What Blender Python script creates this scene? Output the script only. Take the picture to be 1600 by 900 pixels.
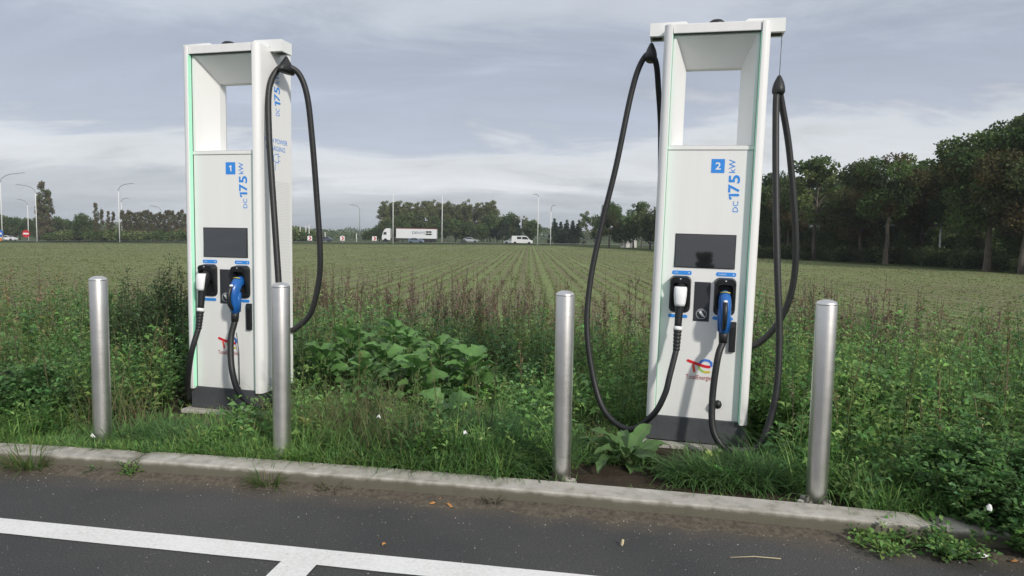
import bpy, bmesh, math, random
import numpy as np
from mathutils import Vector, Matrix

sc = bpy.context.scene
for o in list(bpy.data.objects): bpy.data.objects.remove(o)
col = sc.collection
rng = np.random.default_rng(11)
random.seed(4)

# ------------------------------------------------------------------ camera
FPX, PITCH, ROLL, CAMH = 1046.7, 0.0774, 0.0176, 1.38
right0 = Vector((1, 0, 0)); fwd = Vector((0, math.cos(PITCH), -math.sin(PITCH))); up0 = Vector((0, math.sin(PITCH), math.cos(PITCH)))
R_ = right0 * math.cos(ROLL) + up0 * math.sin(ROLL); U_ = up0 * math.cos(ROLL) - right0 * math.sin(ROLL)
cd = bpy.data.cameras.new('camera'); cam = bpy.data.objects.new('camera', cd); col.objects.link(cam)
cam.matrix_world = Matrix(((R_.x, U_.x, -fwd.x, 0), (R_.y, U_.y, -fwd.y, 0), (R_.z, U_.z, -fwd.z, CAMH), (0, 0, 0, 1)))
cd.sensor_width = 36; cd.lens = 36 * FPX / 1600; cd.clip_start = .05; cd.clip_end = 6000
sc.camera = cam
sc.render.resolution_x = 1024; sc.render.resolution_y = 576
sc.view_settings.view_transform = 'Standard'; sc.view_settings.look = 'None'; sc.view_settings.gamma = 1; sc.view_settings.exposure = 0.0

# ------------------------------------------------------------------ sky and sun
SUN = Vector((.119, -.184, .125)).normalized()
el = math.asin(SUN.z); az = math.atan2(SUN.x, SUN.y)
w = bpy.data.worlds.new('World'); sc.world = w; w.use_nodes = True
nt = w.node_tree; nt.nodes.clear()
def N(t, type_, **kw):
    n = t.nodes.new(type_)
    for k, v in kw.items():
        if k in ('inp',):
            for kk, vv in v.items(): n.inputs[kk].default_value = vv
        else: setattr(n, k, v)
    return n
def ramp(t, stops, interp='EASE'):
    n = t.nodes.new('ShaderNodeValToRGB'); n.color_ramp.interpolation = interp
    e = n.color_ramp.elements
    while len(e) < len(stops): e.new(.5)
    for k, (p, c) in enumerate(stops):
        e[k].position = p; e[k].color = (*c, 1) if len(c) == 3 else c
    return n
L = nt.links.new
sky = N(nt, 'ShaderNodeTexSky', sky_type='NISHITA', sun_disc=False, sun_elevation=el, sun_rotation=az, air_density=1.3, dust_density=2.5)
bgs = N(nt, 'ShaderNodeBackground', inp={'Strength': .1}); L(sky.outputs[0], bgs.inputs[0])
tc = N(nt, 'ShaderNodeTexCoord'); sx = N(nt, 'ShaderNodeSeparateXYZ'); L(tc.outputs['Generated'], sx.inputs[0])
zc = N(nt, 'ShaderNodeMath', operation='MAXIMUM', inp={1: 0.0}); L(sx.outputs['Z'], zc.inputs[0])
za = N(nt, 'ShaderNodeMath', operation='ADD', inp={1: .19}); L(zc.outputs[0], za.inputs[0])
dx = N(nt, 'ShaderNodeMath', operation='DIVIDE'); L(sx.outputs['X'], dx.inputs[0]); L(za.outputs[0], dx.inputs[1])
dy = N(nt, 'ShaderNodeMath', operation='DIVIDE'); L(sx.outputs['Y'], dy.inputs[0]); L(za.outputs[0], dy.inputs[1])
cb = N(nt, 'ShaderNodeCombineXYZ', inp={'Z': 3.7}); L(dx.outputs[0], cb.inputs[0]); L(dy.outputs[0], cb.inputs[1])
mp = N(nt, 'ShaderNodeMapping', inp={'Location': (2.9, -6.1, 0), 'Scale': (.5, 1.0, 1)}); L(cb.outputs[0], mp.inputs[0])
n1 = N(nt, 'ShaderNodeTexNoise', inp={'Scale': .62, 'Detail': 7, 'Roughness': .52, 'Distortion': .35}); L(mp.outputs[0], n1.inputs['Vector'])
n2 = N(nt, 'ShaderNodeTexNoise', inp={'Scale': 2.4, 'Detail': 8, 'Roughness': .62, 'Distortion': .5}); L(mp.outputs[0], n2.inputs['Vector'])
mx = N(nt, 'ShaderNodeMix', data_type='FLOAT', inp={0: .65}); L(n1.outputs[0], mx.inputs[2]); L(n2.outputs[0], mx.inputs[3])
# cloud deck: dark underside some ten degrees up, brighter gap below it, grey air at the horizon, all broken by noise
w1 = N(nt, 'ShaderNodeMath', operation='MULTIPLY_ADD', inp={1: .30, 2: -.15}); L(n1.outputs[0], w1.inputs[0])
w2 = N(nt, 'ShaderNodeMath', operation='MULTIPLY_ADD', inp={1: .22, 2: -.11}); L(n2.outputs[0], w2.inputs[0])
w3 = N(nt, 'ShaderNodeMath', operation='ADD'); L(w1.outputs[0], w3.inputs[0]); L(w2.outputs[0], w3.inputs[1])
wf = N(nt, 'ShaderNodeMapRange', inp={1: .03, 2: .14, 3: .25, 4: 1.0}); L(zc.outputs[0], wf.inputs[0])
w4 = N(nt, 'ShaderNodeMath', operation='MULTIPLY'); L(w3.outputs[0], w4.inputs[0]); L(wf.outputs[0], w4.inputs[1])
w5 = N(nt, 'ShaderNodeMath', operation='ADD'); L(w4.outputs[0], w5.inputs[0]); L(zc.outputs[0], w5.inputs[1])
cr = ramp(nt, [(0, (.375, .408, .45)), (.055, (.40, .43, .47)), (.10, (.51, .53, .56)), (.13, (.505, .525, .56)), (.175, (.33, .360, .43)), (.235, (.305, .338, .41)), (.32, (.39, .418, .468)), (.6, (.43, .455, .50))])
L(w5.outputs[0], cr.inputs[0])
mo = N(nt, 'ShaderNodeMapRange', inp={1: .3, 2: .7, 3: .80, 4: 1.20}); L(mx.outputs[0], mo.inputs[0])
hm = N(nt, 'ShaderNodeMix', data_type='RGBA', blend_type='MULTIPLY', inp={0: 1.0}); L(cr.outputs[0], hm.inputs[6]); L(mo.outputs[0], hm.inputs[7])
bgc = N(nt, 'ShaderNodeBackground', inp={'Strength': 1.0}); L(hm.outputs[2], bgc.inputs[0])
ms = N(nt, 'ShaderNodeMixShader', inp={0: .93}); L(bgs.outputs[0], ms.inputs[1]); L(bgc.outputs[0], ms.inputs[2])
L(ms.outputs[0], N(nt, 'ShaderNodeOutputWorld').inputs[0])

ld = bpy.data.lights.new('sun', 'SUN'); ld.energy = 2.0; ld.angle = math.radians(4); ld.color = (1, .95, .87)
so = bpy.data.objects.new('sun', ld); col.objects.link(so); so.rotation_euler = (-SUN).to_track_quat('-Z', 'Y').to_euler()
sc.view_settings.exposure = 0.53

# ------------------------------------------------------------------ materials
MATS = {}
def mat(name, base, rough=.6, metal=0, spec=.5, noise=None, bump=None, emit=None, coat=0):
    """noise=(scale, amount) varies value; bump=(scale, strength, distance)"""
    m = bpy.data.materials.new(name); m.use_nodes = True; t = m.node_tree; b = t.nodes['Principled BSDF']
    b.inputs['Base Color'].default_value = (*base, 1); b.inputs['Roughness'].default_value = rough
    b.inputs['Metallic'].default_value = metal; b.inputs['Specular IOR Level'].default_value = spec
    b.inputs['Coat Weight'].default_value = coat
    if emit: b.inputs['Emission Color'].default_value = (*emit[0], 1); b.inputs['Emission Strength'].default_value = emit[1]
    tcn = N(t, 'ShaderNodeTexCoord')
    if noise:
        nz = N(t, 'ShaderNodeTexNoise', inp={'Scale': noise[0], 'Detail': 5, 'Roughness': .6}); t.links.new(tcn.outputs['Object'], nz.inputs['Vector'])
        r = ramp(t, [(.3, tuple(c * (1 - noise[1]) for c in base)), (.7, tuple(min(1, c * (1 + noise[1])) for c in base))], 'LINEAR')
        t.links.new(nz.outputs[0], r.inputs[0]); t.links.new(r.outputs[0], b.inputs['Base Color'])
    if bump:
        nb = N(t, 'ShaderNodeTexNoise', inp={'Scale': bump[0], 'Detail': 4}); t.links.new(tcn.outputs['Object'], nb.inputs['Vector'])
        bp = N(t, 'ShaderNodeBump', inp={'Strength': bump[1], 'Distance': bump[2]}); t.links.new(nb.outputs[0], bp.inputs['Height']); t.links.new(bp.outputs[0], b.inputs['Normal'])
    MATS[name] = m
    return m
mat('white_coat', (.80, .80, .79), .38, noise=(3, .03))
mat('white_soft', (.72, .72, .71), .5, noise=(4, .04))
mat('arm_white', (.80, .81, .80), .4)
mat('base_grey', (.075, .08, .088), .5, noise=(30, .12), bump=(400, .15, .0005))
mat('seam_dark', (.02, .035, .03), .6)
mat('mint', (.42, .78, .58), .35, emit=((.3, .95, .58), .13))
mat('black_plastic', (.014, .015, .017), .42, noise=(20, .25))
mat('cavity', (.006, .006, .007), .6)
mat('rubber', (.016, .017, .018), .5, noise=(40, .3))
mat('screen_glass', (.012, .013, .016), .02, spec=1.0, coat=1.0)
mat('panel_dark', (.035, .038, .044), .35)
mat('sky_blue', (.035, .27, .78), .45)
mat('blue_shell', (.015, .12, .42), .28, coat=.4)
mat('print_white', (.85, .86, .87), .5)
mat('print_grey', (.55, .58, .62), .5)
mat('logo_red', (.68, .02, .03), .45); mat('logo_orange', (.72, .10, .06), .45)
mat('logo_blue', (.06, .20, .68), .45); mat('logo_green', (.30, .55, .12), .45); mat('logo_yellow', (.62, .52, .08), .45)
mat('logo_text', (.35, .02, .04), .5)
mat('wire', (.12, .12, .12), .4, metal=.8)
mat('concrete_pad', (.42, .40, .36), .9, noise=(9, .2), bump=(60, .5, .006))
mat('galvanised', (.62, .64, .65), .4, metal=.5, noise=(2, .1))
mat('pole_white', (.72, .73, .72), .5)
mat('lamp_grey', (.22, .23, .24), .5)
mat('sign_red', (.55, .02, .03), .45); mat('sign_white', (.8, .8, .8), .45); mat('sign_blue', (.03, .14, .5), .45); mat('sign_orange', (.7, .22, .04), .5)
mat('car_white', (.7, .71, .72), .25, coat=.6); mat('car_silver', (.42, .44, .46), .25, metal=.4, coat=.6); mat('car_dark', (.05, .06, .08), .25, coat=.6); mat('car_steel', (.10, .14, .19), .3, coat=.5)
mat('car_glass', (.02, .025, .03), .08); mat('tyre', (.015, .015, .015), .8); mat('rim', (.4, .4, .42), .35, metal=.7)
mat('truck_red', (.16, .02, .02), .5); mat('box_dark', (.03, .04, .03), .6); mat('roof_red', (.33, .05, .05), .7)
mat('bark', (.11, .095, .075), .95, noise=(3, .35), bump=(12, .8, .03))
mat('stem_green', (.10, .15, .05), .7); mat('stem_dry', (.20, .15, .10), .8)
mat('litter', (.72, .72, .70), .6, noise=(40, .1)); mat('leaf_orange', (.42, .20, .06), .8, noise=(60, .3)); mat('straw', (.5, .43, .26), .8)

m = MATS['white_coat']; t = m.node_tree; b = t.nodes['Principled BSDF']; tcn = N(t, 'ShaderNodeTexCoord'); s_ = N(t, 'ShaderNodeSeparateXYZ'); t.links.new(tcn.outputs['Object'], s_.inputs[0])
mpn = N(t, 'ShaderNodeMapping', inp={'Scale': (9, 9, .6)}); t.links.new(tcn.outputs['Object'], mpn.inputs[0])
g1 = N(t, 'ShaderNodeTexNoise', inp={'Scale': 1, 'Detail': 6, 'Roughness': .65}); t.links.new(mpn.outputs[0], g1.inputs['Vector'])     # rain streaks
g2 = N(t, 'ShaderNodeTexNoise', inp={'Scale': 16, 'Detail': 8, 'Roughness': .75}); t.links.new(tcn.outputs['Object'], g2.inputs['Vector'])   # splashed soil near the foot
f1 = N(t, 'ShaderNodeMapRange', inp={1: .5, 2: .8, 3: 0.0, 4: .12}); t.links.new(g1.outputs[0], f1.inputs[0])
f2 = N(t, 'ShaderNodeMapRange', inp={1: .15, 2: .75, 3: .30, 4: 0.0}); t.links.new(s_.outputs['Z'], f2.inputs[0])
f3 = N(t, 'ShaderNodeMath', operation='MULTIPLY'); t.links.new(g2.outputs[0], f3.inputs[0]); t.links.new(f2.outputs[0], f3.inputs[1])
f4 = N(t, 'ShaderNodeMath', operation='ADD'); t.links.new(f1.outputs[0], f4.inputs[0]); t.links.new(f3.outputs[0], f4.inputs[1])
f5 = N(t, 'ShaderNodeMix', data_type='RGBA', inp={6: (.83, .83, .825, 1), 7: (.46, .44, .39, 1)}); t.links.new(f4.outputs[0], f5.inputs[0]); t.links.new(f5.outputs[2], b.inputs['Base Color'])
# stainless steel with vertical brushing and stains near the foot
m = mat('stainless', (.56, .545, .52), .32, metal=1)
t = m.node_tree; b = t.nodes['Principled BSDF']; tcn = N(t, 'ShaderNodeTexCoord')
mpn = N(t, 'ShaderNodeMapping', inp={'Scale': (3, 3, 90)}); t.links.new(tcn.outputs['Object'], mpn.inputs[0])
nz = N(t, 'ShaderNodeTexNoise', inp={'Scale': 4, 'Detail': 4}); t.links.new(mpn.outputs[0], nz.inputs['Vector'])
r = ramp(t, [(.3, (.34, .34, .34)), (.7, (.42, .42, .42))]); t.links.new(nz.outputs[0], r.inputs[0]); t.links.new(r.outputs[0], b.inputs['Roughness'])
n3 = N(t, 'ShaderNodeTexNoise', inp={'Scale': 9, 'Detail': 6}); t.links.new(tcn.outputs['Object'], n3.inputs['Vector'])
r2 = ramp(t, [(.35, (.72, .705, .68)), (.62, (.78, .765, .74))]); t.links.new(n3.outputs[0], r2.inputs[0]); t.links.new(r2.outputs[0], b.inputs['Base Color'])
bp = N(t, 'ShaderNodeBump', inp={'Strength': .01, 'Distance': .0004}); t.links.new(nz.outputs[0], bp.inputs['Height']); t.links.new(bp.outputs[0], b.inputs['Normal'])
b.inputs['Anisotropic'].default_value = .0

# charger side skin: perforated sheet
m = mat('perforated', (.80, .80, .79), .45); t = m.node_tree; b = t.nodes['Principled BSDF']; tcn = N(t, 'ShaderNodeTexCoord')
vo = N(t, 'ShaderNodeTexVoronoi', inp={'Scale': 85, 'Randomness': 0}); t.links.new(tcn.outputs['Object'], vo.inputs['Vector'])
r = ramp(t, [(.18, (.45, .45, .46)), (.26, (.8, .8, .79))]); t.links.new(vo.outputs['Distance'], r.inputs[0]); t.links.new(r.outputs[0], b.inputs['Base Color'])

def leafmat(name, trans=.40, rough=.55, spec=.3):
    m = bpy.data.materials.new(name); m.use_nodes = True; t = m.node_tree; b = t.nodes['Principled BSDF']
    at = N(t, 'ShaderNodeAttribute', attribute_name='Col')
    b.inputs['Roughness'].default_value = rough; b.inputs['Specular IOR Level'].default_value = spec
    t.links.new(at.outputs['Color'], b.inputs['Base Color'])
    tr = N(t, 'ShaderNodeBsdfTranslucent'); t.links.new(at.outputs['Color'], tr.inputs[0])
    mxs = N(t, 'ShaderNodeMixShader', inp={0: trans}); t.links.new(b.outputs[0], mxs.inputs[1]); t.links.new(tr.outputs[0], mxs.inputs[2])
    t.links.new(mxs.outputs[0], t.nodes['Material Output'].inputs[0]); MATS[name] = m
leafmat('leaf'); leafmat('tree_leaf', .32, .6, .2); leafmat('dry_leaf_mat', .15, .8, .1)
# big leaf: colour with veins, from object coordinates of the leaf itself
def bigleafmat(name, base, vein):
    m = bpy.data.materials.new(name); m.use_nodes = True; t = m.node_tree; b = t.nodes['Principled BSDF']
    tcn = N(t, 'ShaderNodeTexCoord'); s = N(t, 'ShaderNodeSeparateXYZ'); t.links.new(tcn.outputs['Object'], s.inputs[0])
    ab = N(t, 'ShaderNodeMath', operation='ABSOLUTE'); t.links.new(s.outputs['Y'], ab.inputs[0])
    mid = N(t, 'ShaderNodeMath', operation='LESS_THAN', inp={1: .02}); t.links.new(ab.outputs[0], mid.inputs[0])
    q1 = N(t, 'ShaderNodeMath', operation='MULTIPLY_ADD', inp={1: -.9}); t.links.new(ab.outputs[0], q1.inputs[0]); t.links.new(s.outputs['X'], q1.inputs[2])
    q2 = N(t, 'ShaderNodeMath', operation='MULTIPLY', inp={1: 9.0}); t.links.new(q1.outputs[0], q2.inputs[0])
    q3 = N(t, 'ShaderNodeMath', operation='FRACT'); t.links.new(q2.outputs[0], q3.inputs[0])
    q4 = N(t, 'ShaderNodeMath', operation='LESS_THAN', inp={1: .1}); t.links.new(q3.outputs[0], q4.inputs[0])
    q5 = N(t, 'ShaderNodeMath', operation='MULTIPLY', inp={1: .45}); t.links.new(q4.outputs[0], q5.inputs[0])
    q6 = N(t, 'ShaderNodeMath', operation='MAXIMUM'); t.links.new(mid.outputs[0], q6.inputs[0]); t.links.new(q5.outputs[0], q6.inputs[1])
    nz = N(t, 'ShaderNodeTexNoise', inp={'Scale': 5, 'Detail': 4}); t.links.new(tcn.outputs['Object'], nz.inputs['Vector'])
    oi = N(t, 'ShaderNodeObjectInfo'); 
    ad = N(t, 'ShaderNodeMath', operation='MULTIPLY_ADD', inp={1: .5}); t.links.new(oi.outputs['Random'], ad.inputs[0]); t.links.new(nz.outputs[0], ad.inputs[2])
    r = ramp(t, [(.35, tuple(c * .62 for c in base)), (.95, tuple(c * 1.35 for c in base))], 'LINEAR'); t.links.new(ad.outputs[0], r.inputs[0])
    mxc = N(t, 'ShaderNodeMix', data_type='RGBA', inp={7: (*vein, 1)}); t.links.new(q6.outputs[0], mxc.inputs[0]); t.links.new(r.outputs[0], mxc.inputs[6])
    t.links.new(mxc.outputs[2], b.inputs['Base Color']); b.inputs['Roughness'].default_value = .45; b.inputs['Specular IOR Level'].default_value = .35
    tr = N(t, 'ShaderNodeBsdfTranslucent'); t.links.new(mxc.outputs[2], tr.inputs[0])
    mxs = N(t, 'ShaderNodeMixShader', inp={0: .25}); t.links.new(b.outputs[0], mxs.inputs[1]); t.links.new(tr.outputs[0], mxs.inputs[2])
    t.links.new(mxs.outputs[0], t.nodes['Material Output'].inputs[0]); MATS[name] = m
bigleafmat('dock_leaf', (.085, .165, .05), (.14, .22, .09)); bigleafmat('burdock_leaf', (.105, .215, .062), (.15, .26, .10))

# ------------------------------------------------------------------ object helpers
def tag(o, label=None, cat=None, group=None, kind=None):
    if label: o['label'] = label
    if cat: o['category'] = cat
    if group: o['group'] = group
    if kind: o['kind'] = kind
    return o
def link(name, me, m, parent=None, smooth=False):
    if m is not None and not me.materials: me.materials.append(MATS[m])
    if smooth: me.polygons.foreach_set('use_smooth', [True] * len(me.polygons))
    o = bpy.data.objects.new(name, me); col.objects.link(o)
    if parent is not None: o.parent = parent
    return o
def pyobj(name, v, f, m, parent=None, smooth=False):
    me = bpy.data.meshes.new(name); me.from_pydata([tuple(p) for p in v], [], [tuple(q) for q in f]); me.update()
    return link(name, me, m, parent, smooth)
def bmobj(name, bm, m, parent=None, smooth=False):
    bmesh.ops.recalc_face_normals(bm, faces=bm.faces)
    me = bpy.data.meshes.new(name); bm.to_mesh(me); bm.free()
    return link(name, me, m, parent, smooth)
def empty(name, loc=(0, 0, 0), rz=0, scale=1):
    o = bpy.data.objects.new(name, None); col.objects.link(o); o.location = loc; o.rotation_euler = (0, 0, rz)
    o.scale = (scale,) * 3 if not hasattr(scale, '__len__') else scale
    o.empty_display_size = .1
    return o
def addbox(bm, x0, x1, y0, y1, z0, z1, bev=0):
    vs = [bm.verts.new((x, y, z)) for x in (x0, x1) for y in (y0, y1) for z in (z0, z1)]
    fs = [bm.faces.new([vs[i] for i in q]) for q in ((0, 1, 3, 2), (4, 6, 7, 5), (0, 4, 5, 1), (2, 3, 7, 6), (0, 2, 6, 4), (1, 5, 7, 3))]
    if bev:
        es = list({e for f_ in fs for e in f_.edges}); bmesh.ops.bevel(bm, geom=es, offset=bev, segments=2, affect='EDGES', profile=.6)
def boxobj(name, x0, x1, y0, y1, z0, z1, m, parent=None, bev=0):
    bm = bmesh.new(); addbox(bm, x0, x1, y0, y1, z0, z1, bev); return bmobj(name, bm, m, parent)
def prism(bm, pts, axis, a0, a1):
    """extrude a closed 2D polygon along an axis: axis 'z' pts=(x,y); 'y' pts=(x,z); 'x' pts=(y,z)"""
    def P(p, a): return {'z': (p[0], p[1], a), 'y': (p[0], a, p[1]), 'x': (a, p[0], p[1])}[axis]
    A = [bm.verts.new(P(p, a0)) for p in pts]; B = [bm.verts.new(P(p, a1)) for p in pts]; n = len(pts)
    bm.faces.new(A); bm.faces.new(B[::-1])
    for i in range(n): bm.faces.new((A[i], A[(i + 1) % n], B[(i + 1) % n], B[i]))
def rrect(x0, x1, y0, y1, r, seg=5):
    out = []
    for cx, cy, a in ((x1 - r, y1 - r, 0), (x0 + r, y1 - r, 90), (x0 + r, y0 + r, 180), (x1 - r, y0 + r, 270)):
        for k in range(seg + 1):
            th = math.radians(a + 90 * k / seg); out.append((cx + r * math.cos(th), cy + r * math.sin(th)))
    return out
def catmull(pts, sub=8):
    P = [Vector(p) for p in pts]; P = [P[0] * 2 - P[1]] + P + [P[-1] * 2 - P[-2]]; out = []
    for i in range(1, len(P) - 2):
        a, b_, c, d = P[i - 1], P[i], P[i + 1], P[i + 2]
        for k in range(sub):
            t_ = k / sub
            out.append(.5 * ((2 * b_) + (c - a) * t_ + (2 * a - 5 * b_ + 4 * c - d) * t_ ** 2 + (3 * b_ - a - 3 * c + d) * t_ ** 3))
    out.append(P[-2]); return out
def tube(bm, path, rad, n=10, squash=None, ref=Vector((0.3, 1, 0.1))):
    """loft rings along a path; rad float / list / list of (a,b)"""
    rings = []; path = [Vector(p) for p in path]; m_ = len(path)
    prev = None
    for i, p in enumerate(path):
        tg = (path[min(i + 1, m_ - 1)] - path[max(i - 1, 0)]).normalized()
        u = prev - tg * prev.dot(tg) if prev is not None else ref - tg * ref.dot(tg)
        u.normalize(); prev = u; v = tg.cross(u)
        rr = rad[i] if hasattr(rad, '__len__') else rad
        ra, rb = rr if hasattr(rr, '__len__') else (rr, rr)
        rings.append([bm.verts.new(p + u * ra * math.cos(2 * math.pi * k / n) + v * rb * math.sin(2 * math.pi * k / n)) for k in range(n)])
    for A, B in zip(rings, rings[1:]):
        for k in range(n): bm.faces.new((A[k], A[(k + 1) % n], B[(k + 1) % n], B[k]))
    bm.faces.new(rings[0][::-1]); bm.faces.new(rings[-1])
def tubeobj(name, path, rad, m, parent=None, n=10, **k):
    bm = bmesh.new(); tube(bm, path, rad, n, **k); return bmobj(name, bm, m, parent, True)
def lathe(bm, prof, n=24, c=(0, 0, 0)):
    rings = [[bm.verts.new((c[0] + r * math.cos(2 * math.pi * k / n), c[1] + r * math.sin(2 * math.pi * k / n), c[2] + z)) for k in range(n)] for r, z in prof]
    for A, B in zip(rings, rings[1:]):
        for k in range(n): bm.faces.new((A[k], A[(k + 1) % n], B[(k + 1) % n], B[k]))
    bm.faces.new(rings[0][::-1]); bm.faces.new(rings[-1])
def text2d(body, bold=0.0):
    cu = bpy.data.curves.new('t', 'FONT'); cu.body = body; cu.size = 1; cu.offset = bold; cu.resolution_u = 3
    ob = bpy.data.objects.new('t', cu); col.objects.link(ob)
    dg = bpy.context.evaluated_depsgraph_get(); me = bpy.data.meshes.new_from_object(ob.evaluated_get(dg))
    v = np.array([p.co[:2] for p in me.vertices]); f_ = [list(p.vertices) for p in me.polygons]
    bpy.data.objects.remove(ob); bpy.data.curves.remove(cu); bpy.data.meshes.remove(me)
    return v, f_
def lettering(name, body, m, parent, org, xd, yd, wd, ht, bold=.0):
    """flat print fitted into a wd x ht box whose lower left corner is org"""
    v, f_ = text2d(body, bold); mn, mxx = v.min(0), v.max(0); s = (v - mn) / (mxx - mn) * [wd, ht]
    org, xd, yd = np.array(org), np.array(xd, float), np.array(yd, float)
    return pyobj(name, org + s[:, :1] * xd + s[:, 1:] * yd, f_, m, parent)
def strokeobj(name, pts, wd, m, parent, mapf):
    """thick 2D polyline with round ends, mapped into 3D"""
    n = len(pts); v = []; f_ = []
    P = [np.array(p, float) for p in pts]
    for i in range(n):
        t_ = P[min(i + 1, n - 1)] - P[max(i - 1, 0)]; t_ /= np.linalg.norm(t_); nn = np.array([-t_[1], t_[0]])
        v += [P[i] + nn * wd / 2, P[i] - nn * wd / 2]
        if i: f_.append((2 * i - 2, 2 * i - 1, 2 * i + 1, 2 * i))
    for e, d in ((0, -1), (n - 1, 1)):
        t_ = (P[1] - P[0]) if e == 0 else (P[-1] - P[-2]); a0 = math.atan2(*(t_ * d)[::-1]); s = len(v)
        v += [P[e] + wd / 2 * np.array([math.cos(a0 + a), math.sin(a0 + a)]) for a in np.linspace(-math.pi / 2, math.pi / 2, 7)]
        f_.append(tuple(range(s, s + 7)))
    return pyobj(name, [mapf(*p) for p in v], f_, m, parent)

# numpy triangle soup with vertex colours
class Soup:
    def __init__(s): s.V = []; s.F = []; s.C = []; s.n = 0
    def add(s, V, F, C):
        V = np.asarray(V, np.float32).reshape(-1, 3); s.V.append(V); s.F.append(np.asarray(F, np.int64).reshape(-1, 3) + s.n); s.C.append(np.asarray(C, np.float32).reshape(-1, 3)); s.n += len(V)
    def mesh(s, name, m, smooth=False):
        V, F, C = np.concatenate(s.V), np.concatenate(s.F), np.concatenate(s.C)
        me = bpy.data.meshes.new(name); me.vertices.add(len(V)); me.vertices.foreach_set('co', V.ravel())
        me.loops.add(F.size); me.loops.foreach_set('vertex_index', F.astype(np.int32).ravel())
        me.polygons.add(len(F)); me.polygons.foreach_set('loop_start', np.arange(0, F.size, 3, dtype=np.int32))
        a = me.color_attributes.new('Col', 'FLOAT_COLOR', 'POINT'); a.data.foreach_set('color', np.concatenate([C, np.ones((len(C), 1), np.float32)], 1).ravel())
        me.update(calc_edges=True); me.materials.append(MATS[m])
        if smooth: me.polygons.foreach_set('use_smooth', np.ones(len(F), bool))
        return me
    def obj(s, name, m, parent=None): return link(name, s.mesh(name, m), None, parent)
def nrm(a): return a / np.maximum(np.linalg.norm(a, axis=-1, keepdims=True), 1e-9)
def leaves(S, base, d, Ln, Wd, C, bend=.25, fold=.2, roll=None):
    """pointed leaves, four triangles each, folded on the midrib and drooping"""
    n = len(base); d = nrm(d); up = np.tile([0, 0, 1.], (n, 1)); sd = np.cross(d, up); bad = np.linalg.norm(sd, axis=1) < .05; sd[bad] = [1, 0, 0]; sd = nrm(sd); nn = np.cross(sd, d)
    if roll is not None:
        c, s_ = np.cos(roll)[:, None], np.sin(roll)[:, None]; sd, nn = sd * c + nn * s_, nn * c - sd * s_
    Ln = np.broadcast_to(Ln, n)[:, None]; Wd = np.broadcast_to(Wd, n)[:, None]
    mid = base + d * Ln * .45; tip = base + d * Ln * (1 - .3 * abs(bend)) - np.array([0, 0, 1.]) * Ln * bend
    V = np.stack([base, mid + sd * Wd / 2 + nn * Wd * fold, mid, mid - sd * Wd / 2 + nn * Wd * fold, tip], 1)
    F = (np.arange(n)[:, None, None] * 5 + np.array([[0, 2, 1], [0, 3, 2], [1, 2, 4], [2, 3, 4]])[None])
    S.add(V, F, np.repeat(C, 5, 0))
def diamonds(S, base, d, sd, Ln, Wd, C):
    n = len(base); Ln = np.broadcast_to(Ln, n)[:, None]; Wd = np.broadcast_to(Wd, n)[:, None]
    V = np.stack([base, base + d * Ln * .5 + sd * Wd * .5, base + d * Ln, base + d * Ln * .5 - sd * Wd * .5], 1)
    F = (np.arange(n)[:, None, None] * 4 + np.array([[0, 1, 2], [0, 2, 3]])[None]); S.add(V, F, np.repeat(C, 4, 0))
def blades(S, base, az_, Ln, Wd, C, lean, curl):
    """grass blades: two segments and a tip"""
    n = len(base); h = np.stack([np.cos(az_), np.sin(az_), 0 * az_], 1); sd = np.stack([-np.sin(az_), np.cos(az_), 0 * az_], 1); up = np.array([0, 0, 1.])
    pts = []
    for t_ in (0, .4, .75, 1):
        a = lean + curl * t_; pts.append(base + h * (Ln * t_ * np.sin(a))[:, None] + up * (Ln * t_ * np.cos(a * .9))[:, None])
    w_ = (Wd / 2)[:, None]
    V = np.stack([pts[0] - sd * w_, pts[0] + sd * w_, pts[1] - sd * w_ * .9, pts[1] + sd * w_ * .9, pts[2] - sd * w_ * .6, pts[2] + sd * w_ * .6, pts[3]], 1)
    F = (np.arange(n)[:, None, None] * 7 + np.array([[0, 1, 3], [0, 3, 2], [2, 3, 5], [2, 5, 4], [4, 5, 6]])[None]); S.add(V, F, np.repeat(C, 7, 0))
def stems(S, A, B, ra, rb, C):
    """three sided tapered sticks from A to B"""
    n = len(A); d = nrm(B - A); sd = nrm(np.cross(d, np.array([.31, .77, .2]))); u = np.cross(d, sd); V = []
    for P, r_ in ((A, ra), (B, rb)):
        r_ = np.broadcast_to(r_, n)[:, None]
        for k in range(3): V.append(P + r_ * (sd * math.cos(2.094 * k) + u * math.sin(2.094 * k)))
    V = np.stack(V, 1); F = (np.arange(n)[:, None, None] * 6 + np.array([[0, 1, 4], [0, 4, 3], [1, 2, 5], [1, 5, 4], [2, 0, 3], [2, 3, 5]])[None]); S.add(V, F, np.repeat(C, 6, 0))
def pal(n, cols, jit=.18, r=rng):
    c = np.array(cols)[r.integers(0, len(cols), n)]; return np.clip(c * (1 + jit * r.normal(size=(n, 1))) * (1 + .06 * r.normal(size=(n, 3))), .004, .9)
def vnoise(x, y, s, seed=0):
    g = np.random.default_rng(seed).random((64, 64)); X, Y = np.asarray(x) / s + 100.3, np.asarray(y) / s + 57.7
    i, j = np.floor(X).astype(int), np.floor(Y).astype(int); fx, fy = X - i, Y - j; fx = fx * fx * (3 - 2 * fx); fy = fy * fy * (3 - 2 * fy)
    a = lambda p, q_: g[p % 64, q_ % 64]
    return (a(i, j) * (1 - fx) + a(i + 1, j) * fx) * (1 - fy) + (a(i, j + 1) * (1 - fx) + a(i + 1, j + 1) * fx) * fy

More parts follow.
